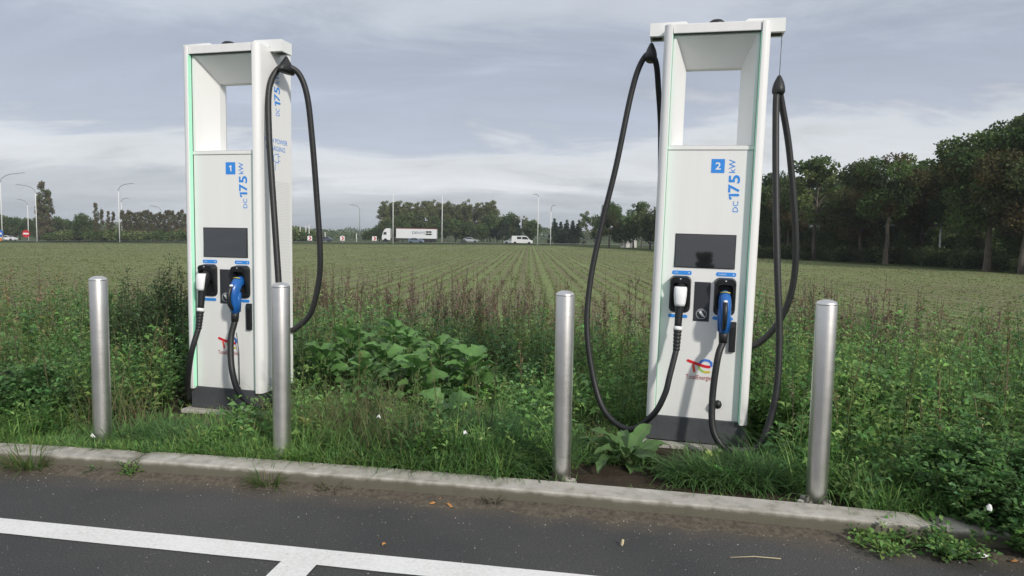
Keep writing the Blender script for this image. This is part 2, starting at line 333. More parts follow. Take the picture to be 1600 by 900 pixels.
# ------------------------------------------------------------------ lie of the land
def ray(px, py):
    x = px - 800; y = py - 450; c, s = math.cos(ROLL), math.sin(ROLL); a, b_ = x * c + y * s, -x * s + y * c
    d = Vector((a / FPX, 1, -b_ / FPX)); c, s = math.cos(PITCH), math.sin(PITCH)
    return Vector((d.x, d.y * c + d.z * s, d.z * c - d.y * s))
def G(px, py, z=0.0):
    d = ray(px, py); k = (z - CAMH) / d.z; return Vector((d.x * k, d.y * k, z))
def AT(px, Y):
    """world x of a picture column at distance Y (near the horizon)"""
    d = ray(px, 375); return d.x / d.y * Y
def yk(x):
    """front edge of the kerb"""
    x = np.asarray(x, float); xc = np.clip(x, -3.6, 2.4); y = 3.468 - .1625 * (xc + .662) - .0103 * (xc + .662) ** 2
    return y + (x - xc) * (-.1625 - .0206 * (xc + .662))
KW = .17
def dist(x, y): return (np.asarray(y) - yk(x) - KW) * .987
PROF = ([-1, 0, .6, 1.4, 2.5, 4, 6, 8, 9.5, 11], [.05, .055, .005, -.05, -.08, -.16, -.30, -.52, -.56, -.5])
def sst(a, b_, x): t_ = np.clip((x - a) / (b_ - a), 0, 1); return t_ * t_ * (3 - 2 * t_)
def tz(x, y):
    x = np.asarray(x, float); y = np.asarray(y, float); d = dist(x, y)
    z = np.interp(d, *PROF) + .05 * (vnoise(x, y, .9, 3) - .5) * sst(.3, 2, d)
    z = z - .0015 * np.maximum(0, np.minimum(y, 300) - 14) - .0135 * np.maximum(0, -x - 2) * sst(14, 60, y) * np.clip(200 / np.maximum(200, -x), 0, 1)
    return z

# asphalt
def asphalt_mat():
    m = bpy.data.materials.new('asphalt'); m.use_nodes = True; t = m.node_tree; b = t.nodes['Principled BSDF']; tcn = N(t, 'ShaderNodeTexCoord'); ob = tcn.outputs['Object']
    n1 = N(t, 'ShaderNodeTexNoise', inp={'Scale': 1.1, 'Detail': 5}); t.links.new(ob, n1.inputs['Vector'])
    n2 = N(t, 'ShaderNodeTexNoise', inp={'Scale': 130, 'Detail': 4, 'Roughness': .75}); t.links.new(ob, n2.inputs['Vector'])
    r1 = ramp(t, [(.3, (.047, .047, .047)), (.7, (.067, .066, .064))]); t.links.new(n1.outputs[0], r1.inputs[0])
    r2 = ramp(t, [(.3, (.40, .40, .40)), (.7, (1.75, 1.75, 1.75))], 'LINEAR'); t.links.new(n2.outputs[0], r2.inputs[0])
    mu = N(t, 'ShaderNodeMix', data_type='RGBA', blend_type='MULTIPLY', inp={0: 1.0}); t.links.new(r1.outputs[0], mu.inputs[6]); t.links.new(r2.outputs[0], mu.inputs[7])
    # pale grit
    vo = N(t, 'ShaderNodeTexVoronoi', inp={'Scale': 75}); t.links.new(ob, vo.inputs['Vector'])
    sp = N(t, 'ShaderNodeSeparateColor'); t.links.new(vo.outputs['Color'], sp.inputs[0])
    g1 = N(t, 'ShaderNodeMath', operation='GREATER_THAN', inp={1: .95}); t.links.new(sp.outputs[0], g1.inputs[0])
    g2 = N(t, 'ShaderNodeMath', operation='LESS_THAN', inp={1: .26}); t.links.new(vo.outputs['Distance'], g2.inputs[0])
    g3 = N(t, 'ShaderNodeMath', operation='MULTIPLY'); t.links.new(g1.outputs[0], g3.inputs[0]); t.links.new(g2.outputs[0], g3.inputs[1])
    g4 = N(t, 'ShaderNodeMath', operation='MULTIPLY', inp={1: .5}); t.links.new(g3.outputs[0], g4.inputs[0])
    mg = N(t, 'ShaderNodeMix', data_type='RGBA', inp={7: (.26, .25, .24, 1)}); t.links.new(g4.outputs[0], mg.inputs[0]); t.links.new(mu.outputs[2], mg.inputs[6])
    # scuffs
    n5 = N(t, 'ShaderNodeTexNoise', inp={'Scale': 2.3, 'Detail': 7, 'Roughness': .65}); t.links.new(ob, n5.inputs['Vector'])
    r5 = ramp(t, [(.66, (0, 0, 0)), (.78, (.45, .45, .45))]); t.links.new(n5.outputs[0], r5.inputs[0])
    m5 = N(t, 'ShaderNodeMix', data_type='RGBA', inp={7: (.12, .118, .11, 1)}); t.links.new(r5.outputs[0], m5.inputs[0]); t.links.new(mg.outputs[2], m5.inputs[6])
    # earth washed into the gutter: distance from the kerb line
    s = N(t, 'ShaderNodeSeparateXYZ'); t.links.new(ob, s.inputs[0])
    a = N(t, 'ShaderNodeMath', operation='ADD', inp={1: .662}); t.links.new(s.outputs['X'], a.inputs[0])
    a2 = N(t, 'ShaderNodeMath', operation='MULTIPLY'); t.links.new(a.outputs[0], a2.inputs[0]); t.links.new(a.outputs[0], a2.inputs[1])
    k1 = N(t, 'ShaderNodeMath', operation='MULTIPLY_ADD', inp={1: .1625}); t.links.new(a.outputs[0], k1.inputs[0]); t.links.new(s.outputs['Y'], k1.inputs[2])
    k2 = N(t, 'ShaderNodeMath', operation='MULTIPLY_ADD', inp={1: .0103}); t.links.new(a2.outputs[0], k2.inputs[0]); t.links.new(k1.outputs[0], k2.inputs[2])
    n6 = N(t, 'ShaderNodeTexNoise', inp={'Scale': 4.5, 'Detail': 6, 'Roughness': .65}); t.links.new(ob, n6.inputs['Vector'])
    k3 = N(t, 'ShaderNodeMath', operation='MULTIPLY_ADD', inp={1: .34}); t.links.new(n6.outputs[0], k3.inputs[0]); t.links.new(k2.outputs[0], k3.inputs[2])
    k4 = N(t, 'ShaderNodeMapRange', inp={1: 3.40, 2: 3.58, 3: 0.0, 4: .9}); t.links.new(k3.outputs[0], k4.inputs[0])
    r6 = ramp(t, [(.35, (.075, .062, .047)), (.7, (.15, .128, .10))]); t.links.new(n2.outputs[0], r6.inputs[0])
    m6 = N(t, 'ShaderNodeMix', data_type='RGBA'); t.links.new(k4.outputs[0], m6.inputs[0]); t.links.new(m5.outputs[2], m6.inputs[6]); t.links.new(r6.outputs[0], m6.inputs[7])
    t.links.new(m6.outputs[2], b.inputs['Base Color']); b.inputs['Roughness'].default_value = .82; b.inputs['Specular IOR Level'].default_value = .35
    bp = N(t, 'ShaderNodeBump', inp={'Strength': .55, 'Distance': .006}); t.links.new(n2.outputs[0], bp.inputs['Height']); t.links.new(bp.outputs[0], b.inputs['Normal'])
    MATS['asphalt'] = m
asphalt_mat()
xs = np.concatenate([np.linspace(-60, -4, 8), np.linspace(-3.6, 2.4, 30), np.linspace(3, 60, 8)])
v = [(x, yk(x) + .03, 0) for x in xs] + [(x * 3, -140, 0) for x in xs]; n = len(xs)
tag(pyobj('asphalt_pavement', v, [(i, i + n, i + n + 1, i + 1) for i in range(n - 1)], 'asphalt'), kind='structure', label='dark grey asphalt of the parking bay')

# kerb of long cast concrete stones
m = mat('kerb_concrete', (.36, .335, .29), .9); t = m.node_tree; b = t.nodes['Principled BSDF']; tcn = N(t, 'ShaderNodeTexCoord'); ob = tcn.outputs['Object']
n1 = N(t, 'ShaderNodeTexNoise', inp={'Scale': 7, 'Detail': 8, 'Roughness': .7}); t.links.new(ob, n1.inputs['Vector'])
r1 = ramp(t, [(.28, (.30, .28, .235)), (.5, (.43, .405, .36)), (.72, (.52, .50, .455))]); t.links.new(n1.outputs[0], r1.inputs[0])
sg = N(t, 'ShaderNodeSeparateXYZ'); t.links.new(ob, sg.inputs[0])   # algae and soil on the lower face
n4 = N(t, 'ShaderNodeTexNoise', inp={'Scale': 14, 'Detail': 6}); t.links.new(ob, n4.inputs['Vector'])
k = N(t, 'ShaderNodeMath', operation='MULTIPLY_ADD', inp={1: .03}); t.links.new(n4.outputs[0], k.inputs[0]); t.links.new(sg.outputs['Z'], k.inputs[2])
k2 = N(t, 'ShaderNodeMapRange', inp={1: .078, 2: .100, 3: .85, 4: 0.0}); t.links.new(k.outputs[0], k2.inputs[0])
mk = N(t, 'ShaderNodeMix', data_type='RGBA', inp={7: (.080, .075, .045, 1)}); t.links.new(k2.outputs[0], mk.inputs[0]); t.links.new(r1.outputs[0], mk.inputs[6]); t.links.new(mk.outputs[2], b.inputs['Base Color'])
n5 = N(t, 'ShaderNodeTexNoise', inp={'Scale': 90, 'Detail': 5, 'Roughness': .7}); t.links.new(ob, n5.inputs['Vector'])
bp = N(t, 'ShaderNodeBump', inp={'Strength': .6, 'Distance': .006}); t.links.new(n5.outputs[0], bp.inputs['Height']); t.links.new(bp.outputs[0], b.inputs['Normal'])
kerb = empty('kerb'); tag(kerb, kind='structure', label='low pale concrete kerb between asphalt and weeds')
kx = [-16, -10.4, -6.25, -2.13, 2.0, 6.1, 12, 20]
for i in range(len(kx) - 1):
    bm = bmesh.new(); sec = []
    X = np.linspace(kx[i] + .006, kx[i + 1] - .006, 60)
    for j, x in enumerate(X):
        y = float(yk(x)); dz = .004 * math.sin(i * 2.1) ; wob = lambda a: .004 * (float(vnoise(x * 9, a * 7 + i, .5, 5)) - .5)
        e = .012 if j in (0, 59) else 0
        pr = [(0, -.1), (0, .055), (.003 + wob(1), .077), (.011 + wob(2) * 2, .084 + wob(3)), (KW - .012, .085), (KW + wob(6), .078), (KW, -.1)]
        sec.append([bm.verts.new((x, y + p[0], p[1] + dz - (e if p[1] > 0 else 0))) for p in pr])
    for A, B in zip(sec, sec[1:]):
        for q in range(6): bm.faces.new((A[q], A[q + 1], B[q + 1], B[q]))
    bm.faces.new(sec[0]); bm.faces.new(sec[-1][::-1])
    bmobj('kerb_stone', bm, 'kerb_concrete', kerb)

V = []; X = np.linspace(-7, 5, 400)
for x in X:
    y = float(yk(x)); wd = .05 + .12 * float(vnoise(x, 0, .5, 71)) * float(vnoise(x, 3, .13, 72)) * 2; hh = .012 + .028 * float(vnoise(x, 1, .35, 73))
    V += [(x, y + .004, hh), (x, y - wd * .35, hh * .55 + .004 * float(vnoise(x, 5, .05, 74))), (x, y - wd, -.002)]
mat('gutter_earth', (.095, .08, .06), .95, noise=(40, .45), bump=(120, .9, .006))
tag(pyobj('gutter_soil', V, [(3 * i + k, 3 * i + 3 + k, 3 * i + 4 + k, 3 * i + 1 + k) for i in range(399) for k in (0, 1)], 'gutter_earth', smooth=True), kind='structure', label='brown earth washed up against the kerb')

# painted bay lines
m = mat('road_paint', (.76, .75, .72), .7); t = m.node_tree; b = t.nodes['Principled BSDF']; tcn = N(t, 'ShaderNodeTexCoord'); ob = tcn.outputs['Object']
n1 = N(t, 'ShaderNodeTexNoise', inp={'Scale': 60, 'Detail': 8, 'Roughness': .75}); t.links.new(ob, n1.inputs['Vector'])
n2 = N(t, 'ShaderNodeTexNoise', inp={'Scale': 3, 'Detail': 5}); t.links.new(ob, n2.inputs['Vector'])
ad = N(t, 'ShaderNodeMath', operation='MULTIPLY_ADD', inp={1: .35}); t.links.new(n2.outputs[0], ad.inputs[0]); t.links.new(n1.outputs[0], ad.inputs[2])
r = ramp(t, [(.44, (.2, .195, .19)), (.52, (.68, .67, .645)), (.8, (.8, .79, .77))]); t.links.new(ad.outputs[0], r.inputs[0]); t.links.new(r.outputs[0], b.inputs['Base Color'])
bp = N(t, 'ShaderNodeBump', inp={'Strength': .3, 'Distance': .003}); t.links.new(n1.outputs[0], bp.inputs['Height']); t.links.new(bp.outputs[0], b.inputs['Normal'])
mk = empty('bay_marking'); tag(mk, kind='structure', label='white painted parking bay lines on the asphalt')
wy = lambda x: 2.779 - .1605 * (x + .529)
def strip(name, a, b_, c, d, z=.004):  # noqa   # a worn edged quad cut into short pieces
    V = []; n_ = 60; r0 = random.Random(name)
    for i in range(n_ + 1):
        t_ = i / n_
        for p, q, s in ((a, b_, 1), (c, d, -1)):
            V.append((p[0] + (q[0] - p[0]) * t_, p[1] + (q[1] - p[1]) * t_ + r0.uniform(-.002, .002), z))
    return pyobj(name, V, [(2 * i, 2 * i + 1, 2 * i + 3, 2 * i + 2) for i in range(n_)], 'road_paint', mk)
strip('long_line', (-9, wy(-9)), (6, wy(6)), (-9, wy(-9) - .137), (6, wy(6) - .137))
for s in (0, -2.75, 2.75):
    c, e = math.cos(-.159), math.sin(-.159); ox, oy = -.945 + s * c, wy(-.945 + s * c) - .128
    strip('bay_line', (ox, oy), (ox - .16 * 4.6, oy - 4.6), (ox + .155, oy - .025), (ox + .155 - .16 * 4.6, oy - 4.625), .0055)

# ground sheet: verge, field and everything out to the horizon
def ground_mat():
    m = bpy.data.materials.new('ground'); m.use_nodes = True; t = m.node_tree; b = t.nodes['Principled BSDF']; tcn = N(t, 'ShaderNodeTexCoord'); ob = tcn.outputs['Object']; lk = t.links.new
    s = N(t, 'ShaderNodeSeparateXYZ'); lk(ob, s.inputs[0])
    n1 = N(t, 'ShaderNodeTexNoise', inp={'Scale': 5, 'Detail': 8, 'Roughness': .7}); lk(ob, n1.inputs['Vector'])
    soil = ramp(t, [(.3, (.035, .027, .019)), (.55, (.062, .048, .034)), (.75, (.095, .078, .058))]); lk(n1.outputs[0], soil.inputs[0])
    # field: drilled rows running away from the road
    sk = N(t, 'ShaderNodeMath', operation='MULTIPLY_ADD', inp={1: -.0245}); lk(s.outputs['Y'], sk.inputs[0]); lk(s.outputs['X'], sk.inputs[2])
    nd = N(t, 'ShaderNodeTexNoise', inp={'Scale': .9, 'Detail': 3}); lk(ob, nd.inputs['Vector'])
    sk2 = N(t, 'ShaderNodeMath', operation='MULTIPLY_ADD', inp={1: .25}); lk(nd.outputs[0], sk2.inputs[0]); lk(sk.outputs[0], sk2.inputs[2])
    fr = N(t, 'ShaderNodeMath', operation='MULTIPLY', inp={1: 2 * math.pi / .75}); lk(sk2.outputs[0], fr.inputs[0])
    sn = N(t, 'ShaderNodeMath', operation='SINE'); lk(fr.outputs[0], sn.inputs[0])
    fr2 = N(t, 'ShaderNodeMath', operation='MULTIPLY', inp={1: 2 * math.pi / 3.1}); lk(sk.outputs[0], fr2.inputs[0])
    sn2 = N(t, 'ShaderNodeMath', operation='SINE'); lk(fr2.outputs[0], sn2.inputs[0])
    nf = N(t, 'ShaderNodeTexNoise', inp={'Scale': 2.2, 'Detail': 6, 'Roughness': .7}); lk(ob, nf.inputs['Vector'])
    nl = N(t, 'ShaderNodeTexNoise', inp={'Scale': .06, 'Detail': 4}); lk(ob, nl.inputs['Vector'])
    a1 = N(t, 'ShaderNodeMath', operation='MULTIPLY_ADD', inp={1: .13}); lk(sn.outputs[0], a1.inputs[0]); lk(nf.outputs[0], a1.inputs[2])
    a2 = N(t, 'ShaderNodeMath', operation='MULTIPLY_ADD', inp={1: .025}); lk(sn2.outputs[0], a2.inputs[0]); lk(a1.outputs[0], a2.inputs[2])
    a3 = N(t, 'ShaderNodeMath', operation='MULTIPLY_ADD', inp={1: .5}); lk(nl.outputs[0], a3.inputs[0]); lk(a2.outputs[0], a3.inputs[2])
    fld = ramp(t, [(.50, (.165, .148, .092)), (.70, (.185, .192, .095)), (.88, (.19, .235, .098)), (1.0, (.22, .27, .11))]); lk(a3.outputs[0], fld.inputs[0])
    # verge soil to field
    f1 = N(t, 'ShaderNodeMapRange', inp={1: 11.0, 2: 14.0}); 
    dd = N(t, 'ShaderNodeMath', operation='MULTIPLY_ADD', inp={1: .16}); lk(s.outputs['X'], dd.inputs[0]); lk(s.outputs['Y'], dd.inputs[2]); lk(dd.outputs[0], f1.inputs[0])
    m1 = N(t, 'ShaderNodeMix', data_type='RGBA'); lk(f1.outputs[0], m1.inputs[0]); lk(soil.outputs[0], m1.inputs[6]); lk(fld.outputs[0], m1.inputs[7])
    # rough grass beyond the field
    n7 = N(t, 'ShaderNodeTexNoise', inp={'Scale': .35, 'Detail': 8, 'Roughness': .7}); lk(ob, n7.inputs['Vector'])
    gr = ramp(t, [(.35, (.040, .062, .020)), (.6, (.075, .10, .035)), (.75, (.12, .12, .05))]); lk(n7.outputs[0], gr.inputs[0])
    f2 = N(t, 'ShaderNodeMapRange', inp={1: 150.0, 2: 156.0}); lk(s.outputs['Y'], f2.inputs[0])
    # east side of the field: boundary x = 21 + (105 - y) * .2
    e1 = N(t, 'ShaderNodeMath', operation='MULTIPLY_ADD', inp={1: .2}); lk(s.outputs['Y'], e1.inputs[0]); lk(s.outputs['X'], e1.inputs[2])
    f3 = N(t, 'ShaderNodeMapRange', inp={1: 41.6, 2: 43.0}); lk(e1.outputs[0], f3.inputs[0])
    fx = N(t, 'ShaderNodeMath', operation='MAXIMUM'); lk(f2.outputs[0], fx.inputs[0]); lk(f3.outputs[0], fx.inputs[1])
    m2 = N(t, 'ShaderNodeMix', data_type='RGBA'); lk(fx.outputs[0], m2.inputs[0]); lk(m1.outputs[2], m2.inputs[6]); lk(gr.outputs[0], m2.inputs[7])
    lk(m2.outputs[2], b.inputs['Base Color']); b.inputs['Roughness'].default_value = .95; b.inputs['Specular IOR Level'].default_value = .1
    nb = N(t, 'ShaderNodeTexNoise', inp={'Scale': 28, 'Detail': 6, 'Roughness': .7}); lk(ob, nb.inputs['Vector'])
    bp = N(t, 'ShaderNodeBump', inp={'Strength': .8, 'Distance': .03}); lk(nb.outputs[0], bp.inputs['Height']); lk(bp.outputs[0], b.inputs['Normal'])
    MATS['ground'] = m
ground_mat()
gx = np.unique(np.concatenate([-np.geomspace(8, 3500, 26), np.linspace(-8, 8, 90), np.geomspace(8, 3500, 26)]))
gd = np.concatenate([[-.03], np.linspace(.0, 6, 40), np.linspace(6.3, 14, 18), np.geomspace(15, 3500, 44)])
gxx, gdd = np.meshgrid(gx, gd); gy = gdd / .987 + yk(np.clip(gxx, -40, 40)) + KW; gz = tz(np.clip(gxx, -700, 700), gy)
gz[gdd < 0] = .05
nx = len(gx); idx = np.arange(gxx.size).reshape(gxx.shape)
fq = np.stack([idx[:-1, :-1], idx[:-1, 1:], idx[1:, 1:], idx[1:, :-1]], -1).reshape(-1, 4)
tag(pyobj('ground', np.stack([gxx, gy, gz], -1).reshape(-1, 3), fq.tolist(), 'ground', smooth=True), kind='structure', label='soil verge, stubbly green field and grassland beyond')

# ------------------------------------------------------------------ bollards
BOL = [(-2.521, 4.068, .000, 'brushed steel bollard standing left of the charger numbered 1'), (-1.322, 3.817, .000, 'brushed steel bollard in front of the loop of cable of the charger numbered 1'),
       (.289, 3.585, .0025, 'brushed steel bollard on bare soil beside the broad-leaved dock plant'), (1.565, 3.315, -.002, 'brushed steel bollard beside the hanging double cable of the charger numbered 2')]
for i, (x, y, ln, lab) in enumerate(BOL):
    rt = empty('bollard', (x, y, .03)); rt.rotation_euler = (0, ln, i * 1.3); tag(rt, lab, 'bollard', 'steel bollards along the kerb')
    bm = bmesh.new(); lathe(bm, [(.0505, -.1), (.0505, .1), (.0505, .5), (.0505, 1.033), (.0500, 1.035)], 40); bmobj('post', bm, 'stainless', rt, True)
    bm = bmesh.new(); lathe(bm, [(.0495, 1.036), (.0505, 1.037), (.0505, 1.041), (.047, 1.049), (.036, 1.057), (.02, 1.062), (.004, 1.063)], 40); bmobj('cap', bm, 'stainless', rt, True)
    if i >= 2:
        bm = bmesh.new(); rr = random.Random(i)
        for k in range(16):
            a = rr.uniform(0, 6.28); d = rr.uniform(.05, .075); sz = rr.uniform(.006, .014)
            addbox(bm, d * math.cos(a) - sz, d * math.cos(a) + sz, d * math.sin(a) - sz, d * math.sin(a) + sz, -.01, .02 + sz * rr.uniform(.3, 1.6), .003)
        tag(bmobj('mortar_crumbs', bm, 'concrete_pad', rt), kind='stuff')

# ------------------------------------------------------------------ chargers
YAW = -.2443; W_ = .66; HC = 2.6077; DP = .428
A_ = Vector((math.cos(YAW), math.sin(YAW), 0)); B_ = Vector((-math.sin(YAW), math.cos(YAW), 0))
ORG = {1: Vector((-2.5246, 5.1609, .1514)), 2: Vector((.9279, 4.4983, .161))}
LEAN = {1: 0.0, 2: .014}
def lc(u, v_, w_): return (u - .33, v_ - .2, w_ + .155)
def rootof(c, name):
    p = ORG[c] + A_ * .33 + B_ * .2 + Vector((0, 0, -.155)); o = empty(name, p, YAW); o.rotation_euler = (0, LEAN[c], YAW); return o
PV = .045   # front panel plane
def make_charger(c):
    rt = rootof(c, 'charging_station')
    tag(rt, ('tall white charging station bearing number one, its lettered right flank showing', 'tall white charging station bearing number two, dock plant before its footing')[c - 1], 'charger', 'charging stations')
    bx = lambda name, u0, u1, v0, v1, w0, w1, mm, par=rt, bev=0: boxobj(name, u0 - .33, u1 - .33, v0 - .2, v1 - .2, w0 + .155, w1 + .155, mm, par, bev)
    # plinth
    bx('base', .012, .648, .03, .41, -.155, .012, 'base_grey', bev=.004)
    # side columns with rounded front edge
    for s in (0, 1):
        r_ = .042; pf = [(0.0, DP), (0.0, r_)] + [(r_ - r_ * math.cos(a), r_ - r_ * math.sin(a)) for a in np.linspace(.15, 1.5, 8)] + [(.052, 0), (.055, .003), (.055, DP)]
        if s: pf = [(W_ - p[0], p[1]) for p in pf]
        pf = [(p[0] - .33, p[1] - .2) for p in pf]
        bm = bmesh.new(); prism(bm, pf, 'z', .155, HC + .155); sp_ = bmobj('side_panel', bm, 'white_coat', rt)
        # vent field on the outer skin, lettering above it
        x = -.3305 if s == 0 else .3305
        bm = bmesh.new(); vs = [bm.verts.new((x, q[0] - .2, q[1] + .155)) for q in ((.16, .75), (.40, .75), (.40, 1.62), (.16, 1.62))]; bm.faces.new(vs); bmobj('vent_field', bm, 'perforated', sp_)
        # led strip on the inner flank, dark seam beside the panel
        iu = .0555 if s == 0 else W_ - .0555; du = .0025 if s == 0 else -.0025
        bx('led_strip', min(iu, iu + du), max(iu, iu + du), .006, PV - .006, .01, 2.545, 'mint')
        bx('seam', min(iu, iu + du * 1.6), max(iu, iu + du * 1.6), PV - .006, PV + .004, .01, 2.545, 'seam_dark')
        sx_ = 1 if s else -1
        o = lambda v_, w_: lc(W_ + .0012 if s else -.0012, v_ if s else .45 - v_, w_)
        xd = (0, sx_, 0); zu = (0, 0, 1); nx_ = (0, -sx_, 0)
        lettering('lettering', 'DC', 'sky_blue', sp_, o(.268, 2.118), zu, nx_, .055, .05)
        strokeobj('lettering', [(0, .058), (.018, .068), (.018, .0)], .017, 'sky_blue', sp_, lambda a, b2: o(.273 - b2, 2.197 + a))
        lettering('lettering', '7', 'sky_blue', sp_, o(.275, 2.229), zu, nx_, .050, .076, .02)
        lettering('lettering', '5', 'sky_blue', sp_, o(.275, 2.285), zu, nx_, .050, .076, .02)
        lettering('lettering', 'kW', 'sky_blue', sp_, o(.268, 2.36), zu, nx_, .095, .058)
        lettering('lettering', 'HIGH', 'sky_blue', sp_, o(.075, 1.905), xd, zu, .11, .036)
        lettering('lettering', 'POWER', 'sky_blue', sp_, o(.205, 1.905), xd, zu, .165, .036)
        lettering('lettering', 'CHARGING', 'sky_blue', sp_, o(.085, 1.848), xd, zu, .25, .036)
        mf = lambda a, b2: o(.15 + a * .1, 1.70 + b2 * .1)
        for st in ([(.55, 0), (.55, .45), (.62, .6)], [(0, 0), (0, .4)], [(.35, .75), (.35, 1.1), (.6, 1.25), (.95, 1.25)], [(.35, .75), (.6, .62), (.95, .62)], [(.95, .55), (.95, 1.32)], [(.95, .75), (1.2, .75)], [(.95, 1.1), (1.2, 1.1)], [(-.05, .8), (.15, .8)], [(-.05, 1.1), (.15, 1.1)], [(.0, .4), (.3, .4)]):
            strokeobj('plug_symbol', st, .05, 'sky_blue', sp_, mf)
    # rating plate low on the right flank
    bx('rating_plate', W_, W_ + .0015, .10, .16, .03, .10, 'print_grey')
    # lower front panel with ledge and rear skin
    bx('front_panel', .0585, .6015, PV, PV + .03, .006, 1.803, 'white_coat', bev=.002)
    bx('sill_ledge', .0585, .6015, PV - .006, .395, 1.806, 1.832, 'white_coat', bev=.003)
    bx('rear_panel', .0585, .6015, .395, .422, .006, 1.83, 'white_soft')
    # window surround: tapered reveal right through the head
    rings = []
    for v_, u0, u1, w0, w1 in ((PV, .0582, .6018, 1.834, 2.548), (PV, .080, .580, 1.836, 2.54), (.24, .15, .51, 1.842, 2.375), (.31, .15, .51, 1.842, 2.375), (.40, .09, .57, 1.838, 2.52), (.40, .0582, .6018, 1.834, 2.548)):
        rings.append([lc(u0, v_, w0), lc(u1, v_, w0), lc(u1, v_, w1), lc(u0, v_, w1)])
    v = sum(rings, []); f_ = [(4 * i + k, 4 * i + (k + 1) % 4, 4 * i + 4 + (k + 1) % 4, 4 * i + 4 + k) for i in range(5) for k in range(4)]
    pyobj('window_surround', v, f_, 'white_coat', rt)
    # head: cross bar, roof, arms of the cable hanger
    bx('top_bar', .058, .602, .012, .41, 2.552, 2.612, 'white_coat', bev=.004)
    hd = bx('seam', .06, .6, .02, .04, 2.546, 2.552, 'seam_dark')
    for s in (-1, 1):
        pf = [(-.10, 2.578), (-.10, 2.664), (.13, 2.667), (.195, 2.622), (.195, 2.613), (-.002, 2.613), (-.002, 2.578)]
        pf = [(p[0] - .33 if s < 0 else (W_ - p[0]) - .33, p[1] + .155) for p in pf]
        bm = bmesh.new(); prism(bm, pf, 'y', .15 - .2, .285 - .2); am = bmobj('hanger_arm', bm, 'arm_white', rt)
        u0, u1 = (-.085, -.02) if s < 0 else (W_ + .02, W_ + .085)
        bx('slot', u0, u1, .185, .25, 2.5755, 2.5785, 'cavity', am)
    bm = bmesh.new(); lathe(bm, [(.055, 0), (.055, .035), (.05, .05), (.035, .062), (.008, .068)], 20, lc(.33, .12, 2.592)); bmobj('antenna_dome', bm, 'black_plastic', rt, True)
    # number, rating, screen
    F0 = PV - .0012
    P = lambda u, w_, e=0: lc(u, F0 - e, w_)
    nb = pyobj('number_plate', [P(.342, 1.656), P(.426, 1.656), P(.426, 1.747), P(.342, 1.747)], [(0, 1, 2, 3)], 'sky_blue', rt)
    if c == 2: lettering('lettering', '2', 'print_white', nb, P(.368, 1.678, .0008), (1, 0, 0), (0, 0, 1), .034, .047, .015)
    else:
        strokeobj('lettering', [(.376, 1.713), (.387, 1.720)], .009, 'print_white', nb, lambda a, b2: P(a, b2, .0008))
        strokeobj('lettering', [(.388, 1.720), (.388, 1.682)], .010, 'print_white', nb, lambda a, b2: P(a, b2, .0012))
    lettering('lettering', 'DC', 'sky_blue', rt, P(.5245, 1.403), (0, 0, 1), (-1, 0, 0), .071, .034, .004)
    strokeobj('lettering', [(0, .054), (.022, .063), (.022, .008)], .017, 'sky_blue', rt, lambda a, b2: P(.527 - b2, 1.492 + a))
    lettering('lettering', '7', 'sky_blue', rt, P(.527, 1.530), (0, 0, 1), (-1, 0, 0), .054, .071, .026)
    lettering('lettering', '5', 'sky_blue', rt, P(.527, 1.590), (0, 0, 1), (-1, 0, 0), .054, .071, .026)
    lettering('lettering', 'kW', 'sky_blue', rt, P(.494, 1.658), (0, 0, 1), (-1, 0, 0), .086, .040, .006)
    scr = bx('screen', .136, .525, PV - .004, PV + .002, 1.028, 1.254, 'black_plastic', bev=.002)
    pyobj('display_glass', [lc(.141, PV - .0107, 1.033), lc(.520, PV - .0107, 1.033), lc(.520, PV - .0048, 1.249), lc(.141, PV - .0048, 1.249), lc(.141, PV - .002, 1.033), lc(.520, PV - .002, 1.033), lc(.520, PV - .002, 1.249), lc(.141, PV - .002, 1.249)], [(0, 1, 2, 3), (4, 7, 6, 5), (0, 4, 5, 1), (1, 5, 6, 2), (2, 6, 7, 3), (3, 7, 4, 0)], 'screen_glass', scr)
    # holsters
    for k, (u0, u1, w0, w1) in enumerate(((.113, .255, .721, .973), (.401, .543, .716, .971))):
        n_ = 24; bm = bmesh.new(); R0 = rrect(u0, u1, w0, w1, .035); R1 = rrect(u0 + .008, u1 - .008, w0 + .008, w1 - .008, .03); R2 = rrect(u0 + .024, u1 - .024, w0 + .022, w1 - .045, .025); R3 = rrect(u0 + .03, u1 - .03, w0 + .03, w1 - .055, .022)
        lev = []
        for R, vf in ((R0, lambda q: PV + .004), (R1, lambda q: PV - .012 - .05 * sst(.3, 1, q)), (R2, lambda q: PV - .016 - .05 * sst(.3, 1, q)), (R3, lambda q: PV - .004)):
            lev.append([bm.verts.new(lc(p[0], float(vf((p[1] - w0) / (w1 - w0))), p[1])) for p in R])
        for A, B in zip(lev, lev[1:]):
            m_ = len(A)
            for i in range(m_): bm.faces.new((A[i], A[(i + 1) % m_], B[(i + 1) % m_], B[i]))
        h_ = bmobj('holster', bm, 'black_plastic', rt)
        bm = bmesh.new(); prism(bm, [(p[0] - .33, p[1] + .155) for p in R3], 'y', PV - .003 - .2, PV + .001 - .2); bmobj('holster_back', bm, 'cavity', h_)
        mu = (u0 + u1) / 2
        pyobj('arrow_mark', [P(mu - .007, w1 - .016, .062), P(mu, w1 - .025, .064), P(mu + .007, w1 - .016, .062)], [(0, 1, 2)], 'print_grey', h_)
